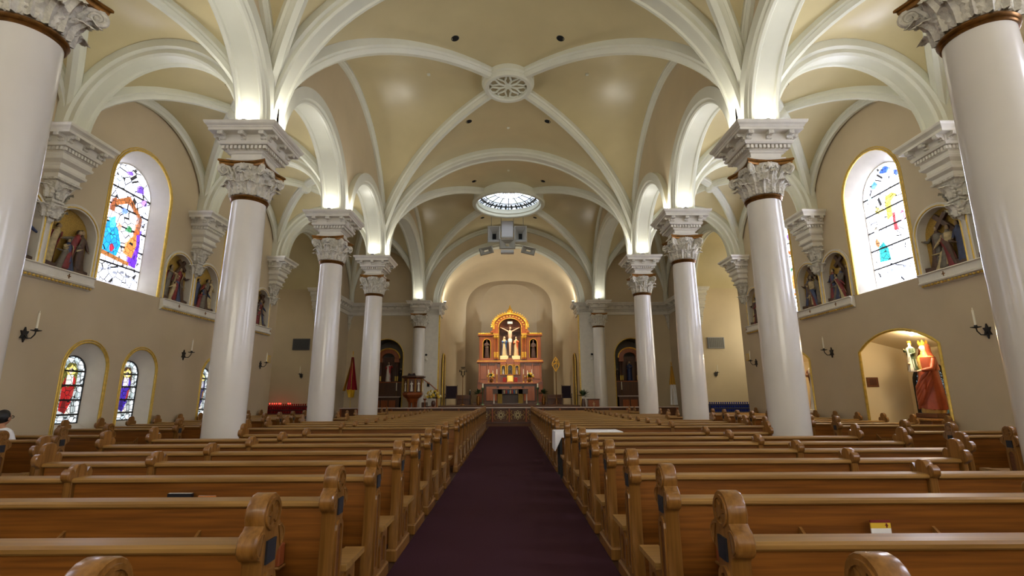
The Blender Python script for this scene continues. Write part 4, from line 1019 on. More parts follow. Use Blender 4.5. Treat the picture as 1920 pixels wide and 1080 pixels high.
# ------------------------------------------------------------------ table with white cloth in the gap between the pews
t = thing('side_table', 'dark folding table under a white cloth in the gap between the pews', 'table', (1.53, row_y(9) + .24, 0))
MB().box(-.62, .62, -.30, .30, .81, .84, .008).build('table_top', M_OAKD, t)
for x in (-.535, .535):
    for y in (-.25, .25): MB().box(x - .022, x + .022, y - .022, y + .022, 0, .81).build('leg', M_BLACK, t)
cl_ = MB(); n = 40; ring = []
def edge(i):
    p = 4 * i / n; k = int(p); q = p - k; hx, hy = .64, .32
    return [(-hx + 2 * hx * q, -hy), (hx, -hy + 2 * hy * q), (hx - 2 * hx * q, hy), (-hx, hy - 2 * hy * q)][k]
R0 = [edge(i) for i in range(n)]
def drop(i):
    x, y = R0[i]; return .34 if x < -.61 else (.09 if y < 0 else .12)
rings = [[(x, y, .846) for x, y in R0], [(x * 1.012, y * 1.02, .84) for x, y in R0], [(x * (1.02 + .01 * sin(i * 1.9)), y * (1.04 + .03 * sin(i * 2.3)), .83 - drop(i)) for i, (x, y) in enumerate(R0)]]
cl_.loft(rings); cl_.add(rings[0], [tuple(range(n))])
c_ = cl_.build('tablecloth', M_WHITE, None, smooth=50); c_.location = t.location; tag(c_, 'white cloth with a long drop over the table among the pews', 'tablecloth')
# ------------------------------------------------------------------ high altar with carved reredos
FL = 1.0
A = thing('high_altar', 'carved walnut and gold high altar with arched crest and niches in the apse', 'altar', (.04, 33.0, FL))
def bx(nm, m, x0, x1, y0, y1, z0, z1, par=A, bev=0.0): return MB().box(x0, x1, y0, y1, z0 - FL, z1 - FL, bev).build(nm, m, par)
def niche_panel(nm, m, x0, x1, z0, z1, half, nz0, nzs, xc, y0, y1, par=A, back=None, rise=None):
    """thick board with an arched niche cut through it, closed by a back board"""
    rise = rise or half
    h = [(u + xc, z) for u, z in arch_pts(half, nz0, nzs, rise, 14)]; g = MB()
    for y in (y0, y1): g.add(*wall_face([(x0, z0), (x1, z0), (x1, z1), (x0, z1)], [h], lambda a, b: (a, y, b - FL)))
    g.loft([[(a, y0, b - FL) for a, b in h], [(a, y1, b - FL) for a, b in h]])
    P = [(x0, z0), (x1, z0), (x1, z1), (x0, z1)]; g.loft([[(a, y0, b - FL) for a, b in P], [(a, y1, b - FL) for a, b in P]])
    o = g.build(nm, m, par)
    if back: MB().box(xc - half - .02, xc + half + .02, y1, y1 + .03, nz0 - FL, nzs + rise + .02 - FL).build('niche_back', back, o)
    MB().tube([(a, y0 - .01, b - FL) for a, b in h[:]], .022, 6).build('gilt_edge', M_GOLDB, o)
    return o
bx('altar_base', M_ALTD, -1.62, 1.66, -.75, .3, 1.0, 2.28); bx('mensa', M_ALT, -1.76, 1.80, -.85, .3, 2.28, 2.40, bev=.02); bx('step', M_ALTD, -2.3, 2.34, -1.0, .5, 1.0, 1.16)
for i in range(4): bx('base_panel', M_ALT, -1.5 + i * .8, -1.5 + i * .8 + .66, -.78, -.74, 1.25, 2.15, bev=.01)
bx('wing_base', M_ALT, -2.1, -1.05, -.1, .4, 1.0, 2.55); bx('wing_base', M_ALT, 1.1, 2.14, -.1, .4, 1.0, 2.55)
bx('lower_register', M_ALT, -2.02, 2.06, -.15, .35, 2.40, 3.66)
for x in (-1.72, -1.18, 1.22, 1.76): bx('carved_panel', M_ALT, x - .21, x + .21, -.18, -.14, 2.62, 3.5, bev=.012)
for x in (-1.98, -1.45, -.92, .96, 1.49, 2.02): bx('pilaster', M_ALT, x - .05, x + .05, -.22, -.1, 2.42, 3.66, bev=.01)
bx('middle_cornice', M_ALT, -2.16, 2.2, -.30, .35, 3.66, 3.76, bev=.02); bx('middle_cornice_gilt', M_GOLDB, -2.12, 2.16, -.26, .33, 3.76, 3.80); bx('middle_cornice', M_ALT, -2.1, 2.14, -.24, .33, 3.80, 3.88, bev=.015)
for sx in (-1, 1):
    w = niche_panel('wing', M_ALT, -.48 + sx * 1.55 + .02, .48 + sx * 1.55 + .02, 3.88, 5.42, .25, 3.98, 4.98, sx * 1.53 + .02, -.14, .12, back=M_ALTD)
    bx('wing_side', M_ALT, min(sx * 1.08, sx * 2.03) + .02, max(sx * 1.08, sx * 2.03) + .02, .12, .35, 3.88, 5.42)
    for x in (1.12, 1.94): bx('wing_pilaster', M_ALT, sx * x - .045 + .02, sx * x + .045 + .02, -.18, -.1, 3.90, 5.42, bev=.01)
    bx('wing_cornice', M_ALT, min(sx * 1.0, sx * 2.12) + .02, max(sx * 1.0, sx * 2.12) + .02, -.24, .36, 5.42, 5.52, bev=.02)
    cr = MB(); n = 15
    for i in range(n): cr.ball((sx * (1.05 + 1.02 * i / (n - 1)) + .02, -.18, 5.57 - FL), (.045, .03, .07), 7, 5)
    tag(cr.build('gilt_cresting', M_GOLDB, A, smooth=60), kind='stuff')
    for x in (.84, 1.0):
        MB().lathe([(.075, 3.9 - FL), (.075, 3.98 - FL), (.058, 4.02 - FL), (.056, 5.28 - FL), (.07, 5.32 - FL), (.085, 5.42 - FL)], 12, (sx * x + .02, -.28, 0)).build('colonnette', M_ALT, A, smooth=40)
        MB().lathe([(.066, 4.0 - FL), (.068, 4.04 - FL), (.066, 4.34 - FL), (.06, 4.36 - FL)], 12, (sx * x + .02, -.28, 0)).build('gilt_sleeve', M_GOLDB, A, smooth=40)
        MB().lathe([(.058, 5.25 - FL), (.08, 5.30 - FL), (.095, 5.42 - FL), (.09, 5.44 - FL)], 12, (sx * x + .02, -.28, 0)).build('gilt_capital', M_GOLDB, A, smooth=40)
    bx('colonnette_entablature', M_ALT, sx * .92 - .2 + .02, sx * .92 + .2 + .02, -.38, .1, 5.44, 5.62, bev=.015); bx('gilt_fascia', M_GOLDB, sx * .92 - .19 + .02, sx * .92 + .19 + .02, -.39, -.36, 5.48, 5.56)
# central bay with round-headed niche
bx('central_back', M_ALTD, -.76, .80, .3, .33, 3.88, 6.0)
for sx in (-1, 1):
    bx('central_pier', M_ALT, sx * .945 - .205 + .02, sx * .945 + .205 + .02, -.2, .3, 3.88, 5.98); MB().tube([(sx * .74 + .02, -.21, 3.9 - FL), (sx * .74 + .02, -.21, 5.96 - FL)], .022, 6).build('gilt_edge', M_GOLDB, A)
g = MB(); o1 = [(.74 * cos(pi * i / 20) + .02, 5.98 + .60 * sin(pi * i / 20)) for i in range(21)]; o2 = [(1.15 * cos(pi * i / 20) + .02, 5.98 + .92 * sin(pi * i / 20)) for i in range(21)]
for y in (-.2, .3): g.loft([[(a, y, b - FL) for a, b in o1], [(a, y, b - FL) for a, b in o2]], close=False)
g.loft([[(a, -.2, b - FL) for a, b in o1], [(a, .3, b - FL) for a, b in o1]], close=False); g.loft([[(a, -.2, b - FL) for a, b in o2], [(a, .3, b - FL) for a, b in o2]], close=False)
ab = g.build('arched_head', M_ALT, A)
MB().prism([(a, b) for a, b in o1], lambda a, b, d: (a, d, b - FL), .27, .3).build('arch_back', M_ALT, ab)
for k, (ra, rb, rr) in enumerate(((.76, .62, .03), (1.12, .90, .045), (1.20, .97, .03))):
    MB().tube([(ra * cos(pi * i / 24) + .02, -.23, 5.98 + rb * sin(pi * i / 24) - FL) for i in range(25)], rr, 7).build('gilt_arch', M_GOLDB, ab, smooth=60)
g = MB()
for i in range(1, 14): a = pi * i / 14; g.ball((.94 * cos(a) + .02, -.21, 5.98 + .76 * sin(a) - FL), (.06, .025, .05), 8, 5)
tag(g.build('gilt_bosses', M_GOLDB, ab, smooth=60), kind='stuff')
g = MB()
for i in range(23): a = pi * i / 22; g.ball((1.24 * cos(a) + .02, -.2, 6.03 + 1.0 * sin(a) - FL), (.045, .03, .055), 7, 5)
tag(g.build('gilt_cresting', M_GOLDB, ab, smooth=60), kind='stuff')
for sx in (-1, 1): bx('shoulder', M_ALT, sx * 1.17 - .12 + .02, sx * 1.17 + .12 + .02, -.3, .3, 5.62, 5.74, bev=.015); bx('shoulder_block', M_ALT, sx * 1.08 - .1 + .02, sx * 1.08 + .1 + .02, -.22, .3, 5.74, 6.45); bx('gilt_ornament', M_GOLDB, sx * 1.08 - .07 + .02, sx * 1.08 + .07 + .02, -.25, -.2, 5.85, 6.3, bev=.02)
MB().lathe([(.2, 6.9 - FL), (.22, 6.95 - FL), (.16, 7.0 - FL), (.17, 7.12 - FL), (.2, 7.15 - FL), (.12, 7.22 - FL), (.08, 7.32 - FL), (.03, 7.4 - FL), (.045, 7.44 - FL), (.01, 7.52 - FL)], 10, (.02, -.05, 0)).build('finial', M_GOLDB, A, smooth=30)
# little triptych above the tabernacle
for x in (-.42, .02, .46):
    h_ = .13 if x != .02 else .17
    niche_panel('triptych_bay', M_ALT, x - h_ - .06, x + h_ + .06, 2.86, 3.66, h_ - .005, 2.92, 3.36, x, -.42, -.2, back=M_ALTD)
    for q in (-1, 1): MB().lathe([(.03, 2.88 - FL), (.022, 2.95 - FL), (.022, 3.48 - FL), (.04, 3.56 - FL)], 8, (x + q * (h_ + .045), -.45, 0)).build('gilt_colonnette', M_GOLDB, A, smooth=40)
MB().prism([(-.26, 3.66), (.30, 3.66), (.28, 3.8), (.16, 3.93), (.02, 3.98), (-.12, 3.93), (-.24, 3.8)], lambda a, b, d: (a, d, b - FL), -.44, -.2).build('triptych_gable', M_ALT, A)
bx('tabernacle', M_GOLDB, -.19, .23, -.5, -.2, 2.42, 2.84, bev=.015); bx('tabernacle_door', mat('pale_gold', (244, 206, 110), .25, metal=.5), -.13, .17, -.52, -.5, 2.46, 2.8, bev=.01)
for sx in (-1, 1): bx('red_veil', mat('red_velvet', (150, 30, 22), .7), sx * .36 - .12 + .02, sx * .36 + .12 + .02, -.46, -.3, 2.42, 2.72, bev=.02); bx('statue_plinth', mat('ivory_plinth', (244, 226, 170), .5), sx * .39 - .27 + .02, sx * .39 + .27 + .02, -.22, .2, 3.88, 4.12, bev=.015)
# statues standing in the altar
hairb = mat('brown_hair', (70, 46, 30), .6); monk = mat('monk_brown', (72, 46, 34), .6, var=.25, scale=8); blue = mat('statue_blue', (48, 98, 150), .5, var=.2, scale=6); cream = mat('statue_cream', (206, 182, 132), .5); orange = mat('statue_orange', (196, 92, 46), .5, var=.2, scale=6); red = mat('statue_red', (178, 44, 34), .5, var=.2, scale=6); flesh = STONE_SKIN; white_r = mat('statue_white', (230, 224, 208), .5); navy = mat('statue_navy', (42, 54, 96), .5)
def statue(label, x, y, z, h, rz=0, **k):
    o = thing('saint_statue', label, 'statue', (x, y, z), rz); figure(o, h, **k); return o
ax, ay = .06, 33.0
statue('blue-mantled statue with cream veil to one side of the crucifix', ax - .38, ay + .0, 4.123, 1.28, .3, robe=cream, mantle=blue, veil=cream, arms=((-.03, -.13, .72), (.03, -.13, .72)), hunch=.03)
statue('orange-robed statue beside the crucifix', ax + .40, ay + .0, 4.123, 1.28, -.3, robe=cream, mantle=orange, hair=hairb, arms=((-.03, -.12, .66), (.06, -.12, .74)))
statue('dark brown monk statue holding a child in the altar wing niche', ax - 1.53, ay - .02, 3.985, 1.22, .1, robe=monk, skin=mat('dark_skin', (150, 112, 86), .5), hair=hairb, arms=((-.03, -.14, .66), (.05, -.14, .7)), sash=cream)
statue('dark brown monk statue with folded hands in the altar wing niche', ax + 1.53, ay - .02, 3.985, 1.20, -.1, robe=monk, skin=MATS['dark_skin'], hair=hairb, arms=((-.03, -.13, .6), (.03, -.13, .6)), sash=cream)
statue('small grey-mantled statuette in the triptych above the tabernacle', ax - .44, ay - .32, 2.924, .5, 0, robe=white_r, mantle=navy, veil=navy, arms=((-.02, -.12, .7), (.02, -.12, .7)), n=14)
statue('small white-robed statuette in the triptych above the tabernacle', ax + .44, ay - .32, 2.924, .5, 0, robe=white_r, mantle=orange, hair=hairb, arms=((-.03, -.12, .62), (.03, -.12, .7)), n=14)
# crucifix
C = thing('crucifix', 'wooden crucifix with pale figure and white scroll between two statues on altar', 'crucifix', (ax, ay - .02, 3.885))
MB().box(-.06, .06, .02, .09, 0, 2.62, .008).build('upright', M_ALTD, C); MB().box(-.66, .66, .015, .085, 2.02, 2.14, .008).build('cross_beam', M_ALTD, C)
MB().box(-.17, .17, -.03, .02, 2.36, 2.54, .012).build('scroll', white_r, C)
g = MB(); body = [(.0, -.05, .28, .05), (.0, -.06, .5, .058), (.0, -.08, .85, .075), (.0, -.06, 1.12, .10), (.0, -.05, 1.25, .115), (0, -.05, 1.4, .1), (0, -.06, 1.62, .13), (0, -.06, 1.82, .135), (0, -.06, 1.9, .07), (0, -.08, 1.98, .05)]
g.loft([[(x + r * cos(2 * pi * i / 14), y + r * .62 * sin(2 * pi * i / 14), z) for i in range(14)] for x, y, z, r in body]); g.build('body', flesh, C, smooth=60)
for q in (-1, 1):
    MB().tube([(q * .1, -.06, 1.84), (q * .3, -.05, 1.95), (q * .46, -.03, 2.03), (q * .6, 0, 2.1)], [.05, .04, .033, .026], 8).build('arm', flesh, C, smooth=60)
    MB().ball((q * .62, -.01, 2.11), (.03, .015, .035), 8, 6).build('hand', flesh, C)
MB().ball((.02, -.11, 2.06), (.075, .08, .10), 12, 8).build('head', flesh, C, smooth=60); MB().ball((.02, -.085, 2.09), (.09, .085, .10), 12, 8).build('hair', hairb, C, smooth=60)
MB().lathe([(.12, 1.12), (.14, 1.2), (.135, 1.32), (.115, 1.36)], 14, (0, -.05, 0), sy=.75).build('loincloth', white_r, C, smooth=50)
cs = thing('standing_cross', 'small silver crucifix in the middle of the altar triptych', 'cross', (ax, ay - .33, 2.924)); MB().box(-.012, .012, -.01, .01, 0, .56).build('upright', M_GREY, cs); MB().box(-.11, .11, -.01, .01, .36, .39).build('arm', M_GREY, cs); MB().lathe([(.07, 0), (.06, .05), (.02, .1), (.02, .2)], 10).build('foot', M_BRONZE, cs); figure(cs, .34, robe=monk, n=10, arms=(None, None))
# candles and flowers on the mensa
def candlestick(x, y, z, h, label, ch=.32):
    o = thing('candlestick', label, 'candlestick', (x, y, z), group='altar candlesticks')
    MB().lathe([(.06, 0), (.055, .03), (.02, .06), (.018, h * .5), (.03, h * .55), (.018, h * .6), (.018, h - .03), (.05, h), (.04, h + .01)], 10).build('stem', M_GOLDB, o, smooth=40); MB().lathe([(.024, h), (.024, h + ch), (.01, h + ch + .01)], 8).build('candle', M_WAX, o)
for sx in (-1, 1):
    for i, (d, h) in enumerate(((.86, .52), (1.12, .42), (1.40, .5))): candlestick(ax + sx * d, ay - .33, 2.402, h, '%s altar candlestick counted from the tabernacle, %s side' % (ORD[i], 'pulpit' if sx < 0 else 'shrine'))
yel = mat('yellow_petal', (222, 186, 60), .6, var=.2); pet_w = mat('cream_petal', (236, 226, 180), .6)
def bouquet(x, y, z, r, label, pot=None, seed=1, nf=16, vase_h=.2, name='flower_arrangement', cat='flowers', flowers=True):
    rnd = random.Random(seed); o = thing(name, label, cat, (x, y, z))
    MB().lathe([(.06, 0), (.1, .04), (.12, vase_h * .6), (.08, vase_h), (.09, vase_h + .01)], 14).build('vase', pot or M_BRONZE, o, smooth=40)
    lf = MB()
    for i in range(46):
        a, e = rnd.uniform(0, 2 * pi), rnd.uniform(-.15, 1.4); d = Vector((cos(a) * cos(e), sin(a) * cos(e), sin(e))); p = Vector((0, 0, vase_h + r * .35)); q = p + d * r * rnd.uniform(.7, 1.05); w = d.cross(Vector((0, 0, 1))).normalized() * r * .13
        m_ = p.lerp(q, .6) + Vector((0, 0, .02)); lf.add([p, m_ - w, q, m_ + w], [(0, 1, 2, 3)])
    tag(lf.build('leaves', M_LEAF, o), kind='stuff')
    if flowers:
        for i in range(nf):
            a, e = rnd.uniform(0, 2 * pi), rnd.uniform(0, 1.3); c = Vector((cos(a) * cos(e) * r * .9, sin(a) * cos(e) * r * .9, vase_h + r * .4 + sin(e) * r * .85)); g = MB()
            pr = []; 
            for k in range(10): t = 2 * pi * k / 10; rr = r * (.2 if k % 2 == 0 else .11); pr.append((rr * cos(t), rr * sin(t)))
            def petal(v, c=c, k=i): d = v - c; a_ = atan2(d.z, d.x); return c + d * (1 + .28 * cos(5 * a_ + k))
            g.ball(c, (r * .17, r * .12, r * .17), 15, 6, petal)
            q = g.build('bloom', yel if i % 3 else pet_w, o); 
    return o
bouquet(ax - 1.2, ay - .70, 2.402, .30, 'yellow flower arrangement on the altar, pulpit side', seed=3); bouquet(ax + 1.22, ay - .70, 2.402, .30, 'yellow flower arrangement on the altar, shrine side', seed=4)
# free-standing altar table in front
T = thing('altar_table', 'wooden altar table with gilt corner columns and carved supper frieze', 'altar', (.06, 31.0, FL))
MB().box(-1.12, 1.12, -.45, .45, .94, 1.0, .012).build('table_top', M_ALT, T); MB().box(-1.06, 1.06, -.4, .4, .66, .94).build('frieze', M_ALTD, T); MB().box(-1.08, 1.08, -.42, .42, 0, .1, .01).build('foot', M_ALTD, T); MB().box(-.5, .5, .1, .35, .1, .66).build('core', M_ALTD, T)
for x in (-.62, .62): MB().box(x - .14, x + .14, -.4, -.12, .1, .94, .01).build('gilt_pier', mat('gilt_carved', (150, 122, 50), .4, metal=.5, var=.4, scale=30, bump=.8), T)
for x in (-.98, .98): MB().lathe([(.05, .1), (.04, .16), (.035, .6), (.05, .66)], 10, (x, -.32, 0)).build('corner_column', white_r, T, smooth=40)
for i in range(7):
    e = thing('supper_figure', None, None); e.parent = T; e.location = (-.36 + i * .12, -.42, .68); figure(e, .24, robe=(cream, red, blue)[i % 3], hair=hairb, n=8, wide=1.3, arms=((-.12, -.1, .5), (.12, -.1, .5)), folds=3)
# dark bench along the back of the chancel, urns and palms
for sx in (-1, 1):
    b = thing('chancel_bench', 'long dark wooden bench along the chancel wall, %s side of the altar' % ('pulpit' if sx < 0 else 'shrine'), 'bench', (sx * 2.92, 32.9, FL), group='chancel benches')
    MB().box(-.46, .46, -.2, .2, .36, .42, .01).build('seat', M_ALTD, b); MB().box(-.46, .46, .16, .22, .36, .62, .01).build('back', M_ALTD, b); MB().box(-.44, .44, -.16, -.12, 0, .36).build('front_board', M_ALTD, b)
    for x in (-.45, .42): MB().box(x, x + .03, -.2, .2, 0, .36).build('side', M_ALTD, b)
    p = bouquet(sx * 2.0 + .1, 31.2, FL, .36, 'dark leafy plant in an urn beside the altar table, %s side' % ('pulpit' if sx < 0 else 'shrine'), M_BRONZE, 20 + sx, 0, .55, 'potted_plant', 'plant', False)
    st = thing('paschal_candle', 'white candle on a green stand beside the altar, %s side' % ('pulpit' if sx < 0 else 'shrine'), 'candle', (sx * 1.72 + .06, 31.84, FL)); MB().lathe([(.12, 0), (.1, .04), (.03, .08), (.03, .9), (.09, .98), (.1, 1.06)], 12).build('stand', mat('green_glaze', (96, 120, 84), .35), st, smooth=40); MB().lathe([(.045, 1.05), (.045, 1.3), (.02, 1.31)], 10).build('candle', M_WAX, st)
# processional cross, low candle stand and gilt emblem on poles
pc = thing('processional_cross', 'dark processional cross on a tall pole beside the altar', 'cross', (-2.95, 32.2, FL)); MB().lathe([(.16, 0), (.14, .04), (.03, .08)], 12).build('foot', M_BRONZE, pc, smooth=40); MB().tube([(0, 0, .05), (0, 0, 1.75)], .02, 8).build('pole', M_BRONZE, pc)
cross_o = [(-.05, 0), (-.05, .12), (-.13, .12), (-.13, .34), (-.24, .32), (-.24, .48), (-.09, .46), (-.09, .56), (-.13, .56), (-.13, .66), (.13, .66), (.13, .56), (.09, .56), (.09, .46), (.24, .48), (.24, .32), (.13, .34), (.13, .12), (.05, .12), (.05, 0)]
MB().prism(cross_o, lambda a, b, d: (a, d, b + 1.72), -.015, .015).build('cross', mat('dark_icon', (74, 58, 30), .5), pc); figure_e = thing('painted_figure', None, None); figure_e.parent = pc; figure_e.location = (0, -.03, 1.86); figure(figure_e, .4, robe=cream, hair=hairb, n=8, wide=.7, arms=((-.4, 0, .66), (.4, 0, .66)))
ls = thing('low_candle_stand', 'short black candle stand between cross and altar', 'candle stand', (-2.5, 32.4, FL)); MB().lathe([(.1, 0), (.02, .05), (.02, .62), (.06, .66), (.06, .86), (.03, .9)], 10).build('stand', M_BLACK, ls, smooth=40); MB().lathe([(.03, .88), (.03, .95)], 8).build('candle', M_WAX, ls)
em = thing('gilt_emblem_staff', 'gilt openwork emblem on a dark pole with tripod foot', 'staff', (2.98, 32.2, FL)); MB().tube([(0, 0, .3), (0, 0, 2.1)], .025, 8).build('pole', M_BRONZE, em)
for k in range(3): a = 2 * pi * k / 3 + .5; MB().tube([(.26 * cos(a), .26 * sin(a), 0), (.05 * cos(a), .05 * sin(a), .3), (0, 0, .45)], .018, 6).build('tripod_leg', M_BRONZE, em)
D = [(0, 0), (.2, .34), (.23, .5), (.1, .78), (0, .92), (-.1, .78), (-.23, .5), (-.2, .34)]
MB().tube([(a, 0, b + 2.06) for a, b in D + [D[0]]], .03, 6).build('emblem_rim', M_GOLDB, em)
for a, b, c_, d in ((-.2, .34, .1, .78), (.2, .34, -.1, .78), (0, 0, 0, .92), (-.23, .5, .23, .5)): MB().tube([(a, 0, b + 2.06), ((a + c_) / 2 + .04, 0, (b + d) / 2 + 2.06), (c_, 0, d + 2.06)], .024, 6).build('emblem_strand', M_GOLDB, em)
# chairs
purple = mat('dark_purple_cloth', (40, 24, 38), .8)
def throne(x, y, rz, label, w=.26, h=1.15):
    o = thing('presider_chair', label, 'chair', (x, y, FL), rz)
    MB().box(-w, w, -.26, .26, .40, .48, .02).build('seat', purple, o); MB().box(-w, w, .22, .30, .40, h, .02).build('backrest', purple, o)
    for px in (-w - .03, w): 
        for py in (-.24, .22): MB().box(px, px + .035, py, py + .04, 0, (h + .05) if py > 0 else .66).build('leg', M_ALTD, o)
        MB().box(px - .01, px + .045, -.27, .26, .64, .68, .008).build('armrest', M_ALTD, o)
throne(3.52, 31.2, .0, 'dark upholstered chair beside the gilt emblem staff'); throne(-3.5, 30.6, .0, 'wide dark chair beside the processional cross', .32); 
# ------------------------------------------------------------------ altar rail
AR = thing('altar_rail', 'long low altar rail with pale top and pierced panels across the sanctuary', 'railing', (0, 26.8, .14))
marble = mat('pale_marble', (206, 186, 176), .3, var=.1, scale=4)
MB().box(-8.85, 8.85, -.13, .13, .77, .83, .015).build('top_rail', marble, AR); MB().box(-8.85, 8.85, -.1, .1, 0, .08, .01).build('bottom_rail', M_ALTD, AR); MB().box(-8.85, 8.85, .0, .03, .08, .77).build('backing_board', M_OAKD, AR)
tr = mat('tracery_cream', (214, 196, 140), .45)
px = [-.82 + .82 * i for i in range(-9, 12)]
for x in [-8.78 + i * .878 for i in range(21)]: MB().box(x - .045, x + .045, -.1, .1, .08, .77, .01).build('post', M_ALT, AR)
for i in range(20):
    c = -8.78 + (i + .5) * .878
    if abs(c) > 2.4: continue
    for q in range(8):
        a = 2 * pi * q / 8; P = [(c + cos(a) * .06, -.04, .43 + sin(a) * .06)] + [(c + cos(a + d) * r, -.04, .43 + sin(a + d) * r) for d, r in ((-.35, .16), (0, .24), (.35, .16))] + [(c + cos(a) * .06, -.04, .43 + sin(a) * .06)]
        MB().tube(P, .014, 5).build('tracery_petal', tr, AR)
    MB().tube([(c + cos(2 * pi * k / 20) * .10, -.045, .43 + sin(2 * pi * k / 20) * .10) for k in range(21)], .014, 5).build('tracery_ring', tr, AR)
    for q in (-1, 1): MB().tube([(c + q * .3, -.04, .2), (c + q * .36, -.04, .36), (c + q * .26, -.04, .44), (c + q * .36, -.04, .54), (c + q * .3, -.04, .66)], .012, 5).build('tracery_scroll', M_GOLDB, AR)
# ------------------------------------------------------------------ pulpit
P_ = thing('pulpit', 'octagonal carved wooden pulpit with white figures in niches and a stair rail', 'pulpit', (-5.24, 27.75, .42))
def octo(r, z): return [(r * cos(pi / 4 * k + pi / 8), r * sin(pi / 4 * k + pi / 8), z) for k in range(8)]
def octs(nm, m, prof):
    g = MB(); R = [octo(r, z - .42) for r, z in prof]; g.loft(R); g.add(R[0], [tuple(reversed(range(8)))]); g.add(R[-1], [tuple(range(8))]); return g.build(nm, m, P_)
octs('drum', M_ALT, [(.5, 1.58), (.56, 1.62), (.56, 1.72), (.5, 1.76), (.5, 2.46), (.55, 2.5)]); octs('desk_rim', M_ALTD, [(.56, 2.5), (.68, 2.56), (.68, 2.62), (.6, 2.64)]); octs('underside', M_ALT, [(.2, 1.2), (.26, 1.24), (.34, 1.42), (.52, 1.54), (.54, 1.58)]); octs('foot', M_ALTD, [(.42, .42), (.42, .55), (.3, .6)])
for k in range(5): a = 2 * pi * k / 5; MB().lathe([(.07, .16), (.055, .2), (.05, .75), (.07, .82)], 10, (.2 * cos(a), .2 * sin(a), 0)).build('support_column', M_ALT, P_, smooth=40)
for k in (4, 5, 6, 7, 8):
    a = pi / 4 * k; q = thing('niche_figure', None, None); q.parent = P_; q.location = (.49 * cos(a), .49 * sin(a), 1.38); q.rotation_euler = (0, 0, a + pi / 2); figure(q, .56, robe=white_r, hair=hairb, n=10, arms=((-.03, -.1, .66), (.04, -.1, .7)), wide=.9)
    c = MB().box(-.12, .12, -.03, .01, -.34, .34, .01).build('niche_board', M_ALTD, P_, loc=(.47 * cos(a), .47 * sin(a), 1.68)); c.rotation_euler = (0, 0, a + pi / 2)
    for d in (-1, 1): b = a + d * pi / 8; MB().lathe([(.035, 1.36), (.03, 1.4), (.03, 1.98), (.045, 2.04)], 8, (.53 * cos(b), .53 * sin(b), 0)).build('gilt_column', M_GOLD, P_, smooth=40)
MB().tube([(.5, .1, 2.05), (.95, .2, 1.72), (1.25, .25, 1.45)], .03, 6).build('stair_rail', M_ALT, P_); MB().box(1.22, 1.3, .2, .28, 0, 1.5).build('newel', M_ALT, P_)
for i in range(4): MB().box(.5 + i * .2, .74 + i * .2, -.1, .5, 0, .8 - i * .2).build('stair_step', M_ALTD, P_)
bk = thing('pulpit_bible', 'open dark book lying on the pulpit rim', 'book', (-5.26, 27.3, 2.645)); MB().box(-.2, .2, -.1, .1, 0, .05, .01).build('cover', blackc, bk); MB().prism([(-.18, .05), (0, .07), (.18, .05), (.16, .12), (.02, .09), (-.02, .09), (-.16, .12)], lambda a, b, d: (a, d, b), -.09, .09).build('pages', mat('book_leather', (66, 34, 30), .6), bk)
bouquet(-4.05, 27.25, .14 + .86, .42, 'large yellow and white flower arrangement beside the pulpit stair', M_ALTD, 9, 26, .3)
fs = thing('flower_stand', 'small wooden stand under the flowers by the pulpit', 'stand', (-4.05, 27.25, .14)); MB().box(-.2, .2, -.2, .2, .81, .86, .01).build('top', M_ALT, fs)
for x in (-.17, .14):
    for y in (-.17, .14): MB().box(x, x + .03, y, y + .03, 0, .81).build('leg', M_ALT, fs)
wc = thing('white_candle', 'short white candle on a post beside the pulpit', 'candle', (-4.52, 27.4, .42)); MB().lathe([(.1, 0), (.03, .05), (.03, .9), (.09, .95), (.1, 1.0)], 10).build('post', M_ALT, wc, smooth=40); MB().lathe([(.05, 1.0), (.05, 1.2), (.02, 1.21)], 10).build('candle', M_WAX, wc)
bouquet(4.05, 27.9, .42, .42, 'tall green leafy plant beside the chancel jamb', M_ALTD, 12, 0, .95, 'potted_plant', 'plant', False)
cbx = thing('small_chest', 'low dark wooden chest with a pale cross on the front', 'chest', (4.62, 28.1, .42)); MB().box(-.3, .3, -.2, .2, 0, .9, .015).build('body', M_ALT, cbx); MB().box(-.33, .33, -.23, .23, .9, .95, .01).build('lid', M_ALTD, cbx); MB().box(-.015, .015, -.215, -.2, .5, .8).build('cross_upright', tr, cbx); MB().box(-.07, .07, -.215, -.2, .66, .69).build('cross_arm', tr, cbx)
for sx in (-1, 1):
    c = thing('wall_camera', 'white dome camera bracket on the pilaster, %s side' % ('pulpit' if sx < 0 else 'shrine'), 'camera', (sx * 4.78, 28.98, 3.9), group='cameras on the pilasters'); MB().box(-.09, .09, -.1, 0, -.03, .05, .01).build('bracket', M_STONE, c); MB().ball((0, -.1, -.02), (.07, .07, .06), 10, 6).build('dome', M_DARK, c); MB().lathe([(.07, -.35), (.09, -.28), (.05, -.2)], 12, (0, -.08, 0)).build('lamp_cup', M_STONE, c, smooth=40)
bs = thing('black_wall_box', 'small black box on the pilaster beside the pulpit stair', 'box', (-4.62, 28.98, 2.2)); MB().box(-.07, .07, -.07, 0, -.12, .12, .01).build('case', M_BLACK, bs); MB().box(-.05, .05, -.075, -.07, -.1, .1).build('grille', M_DARK, bs)
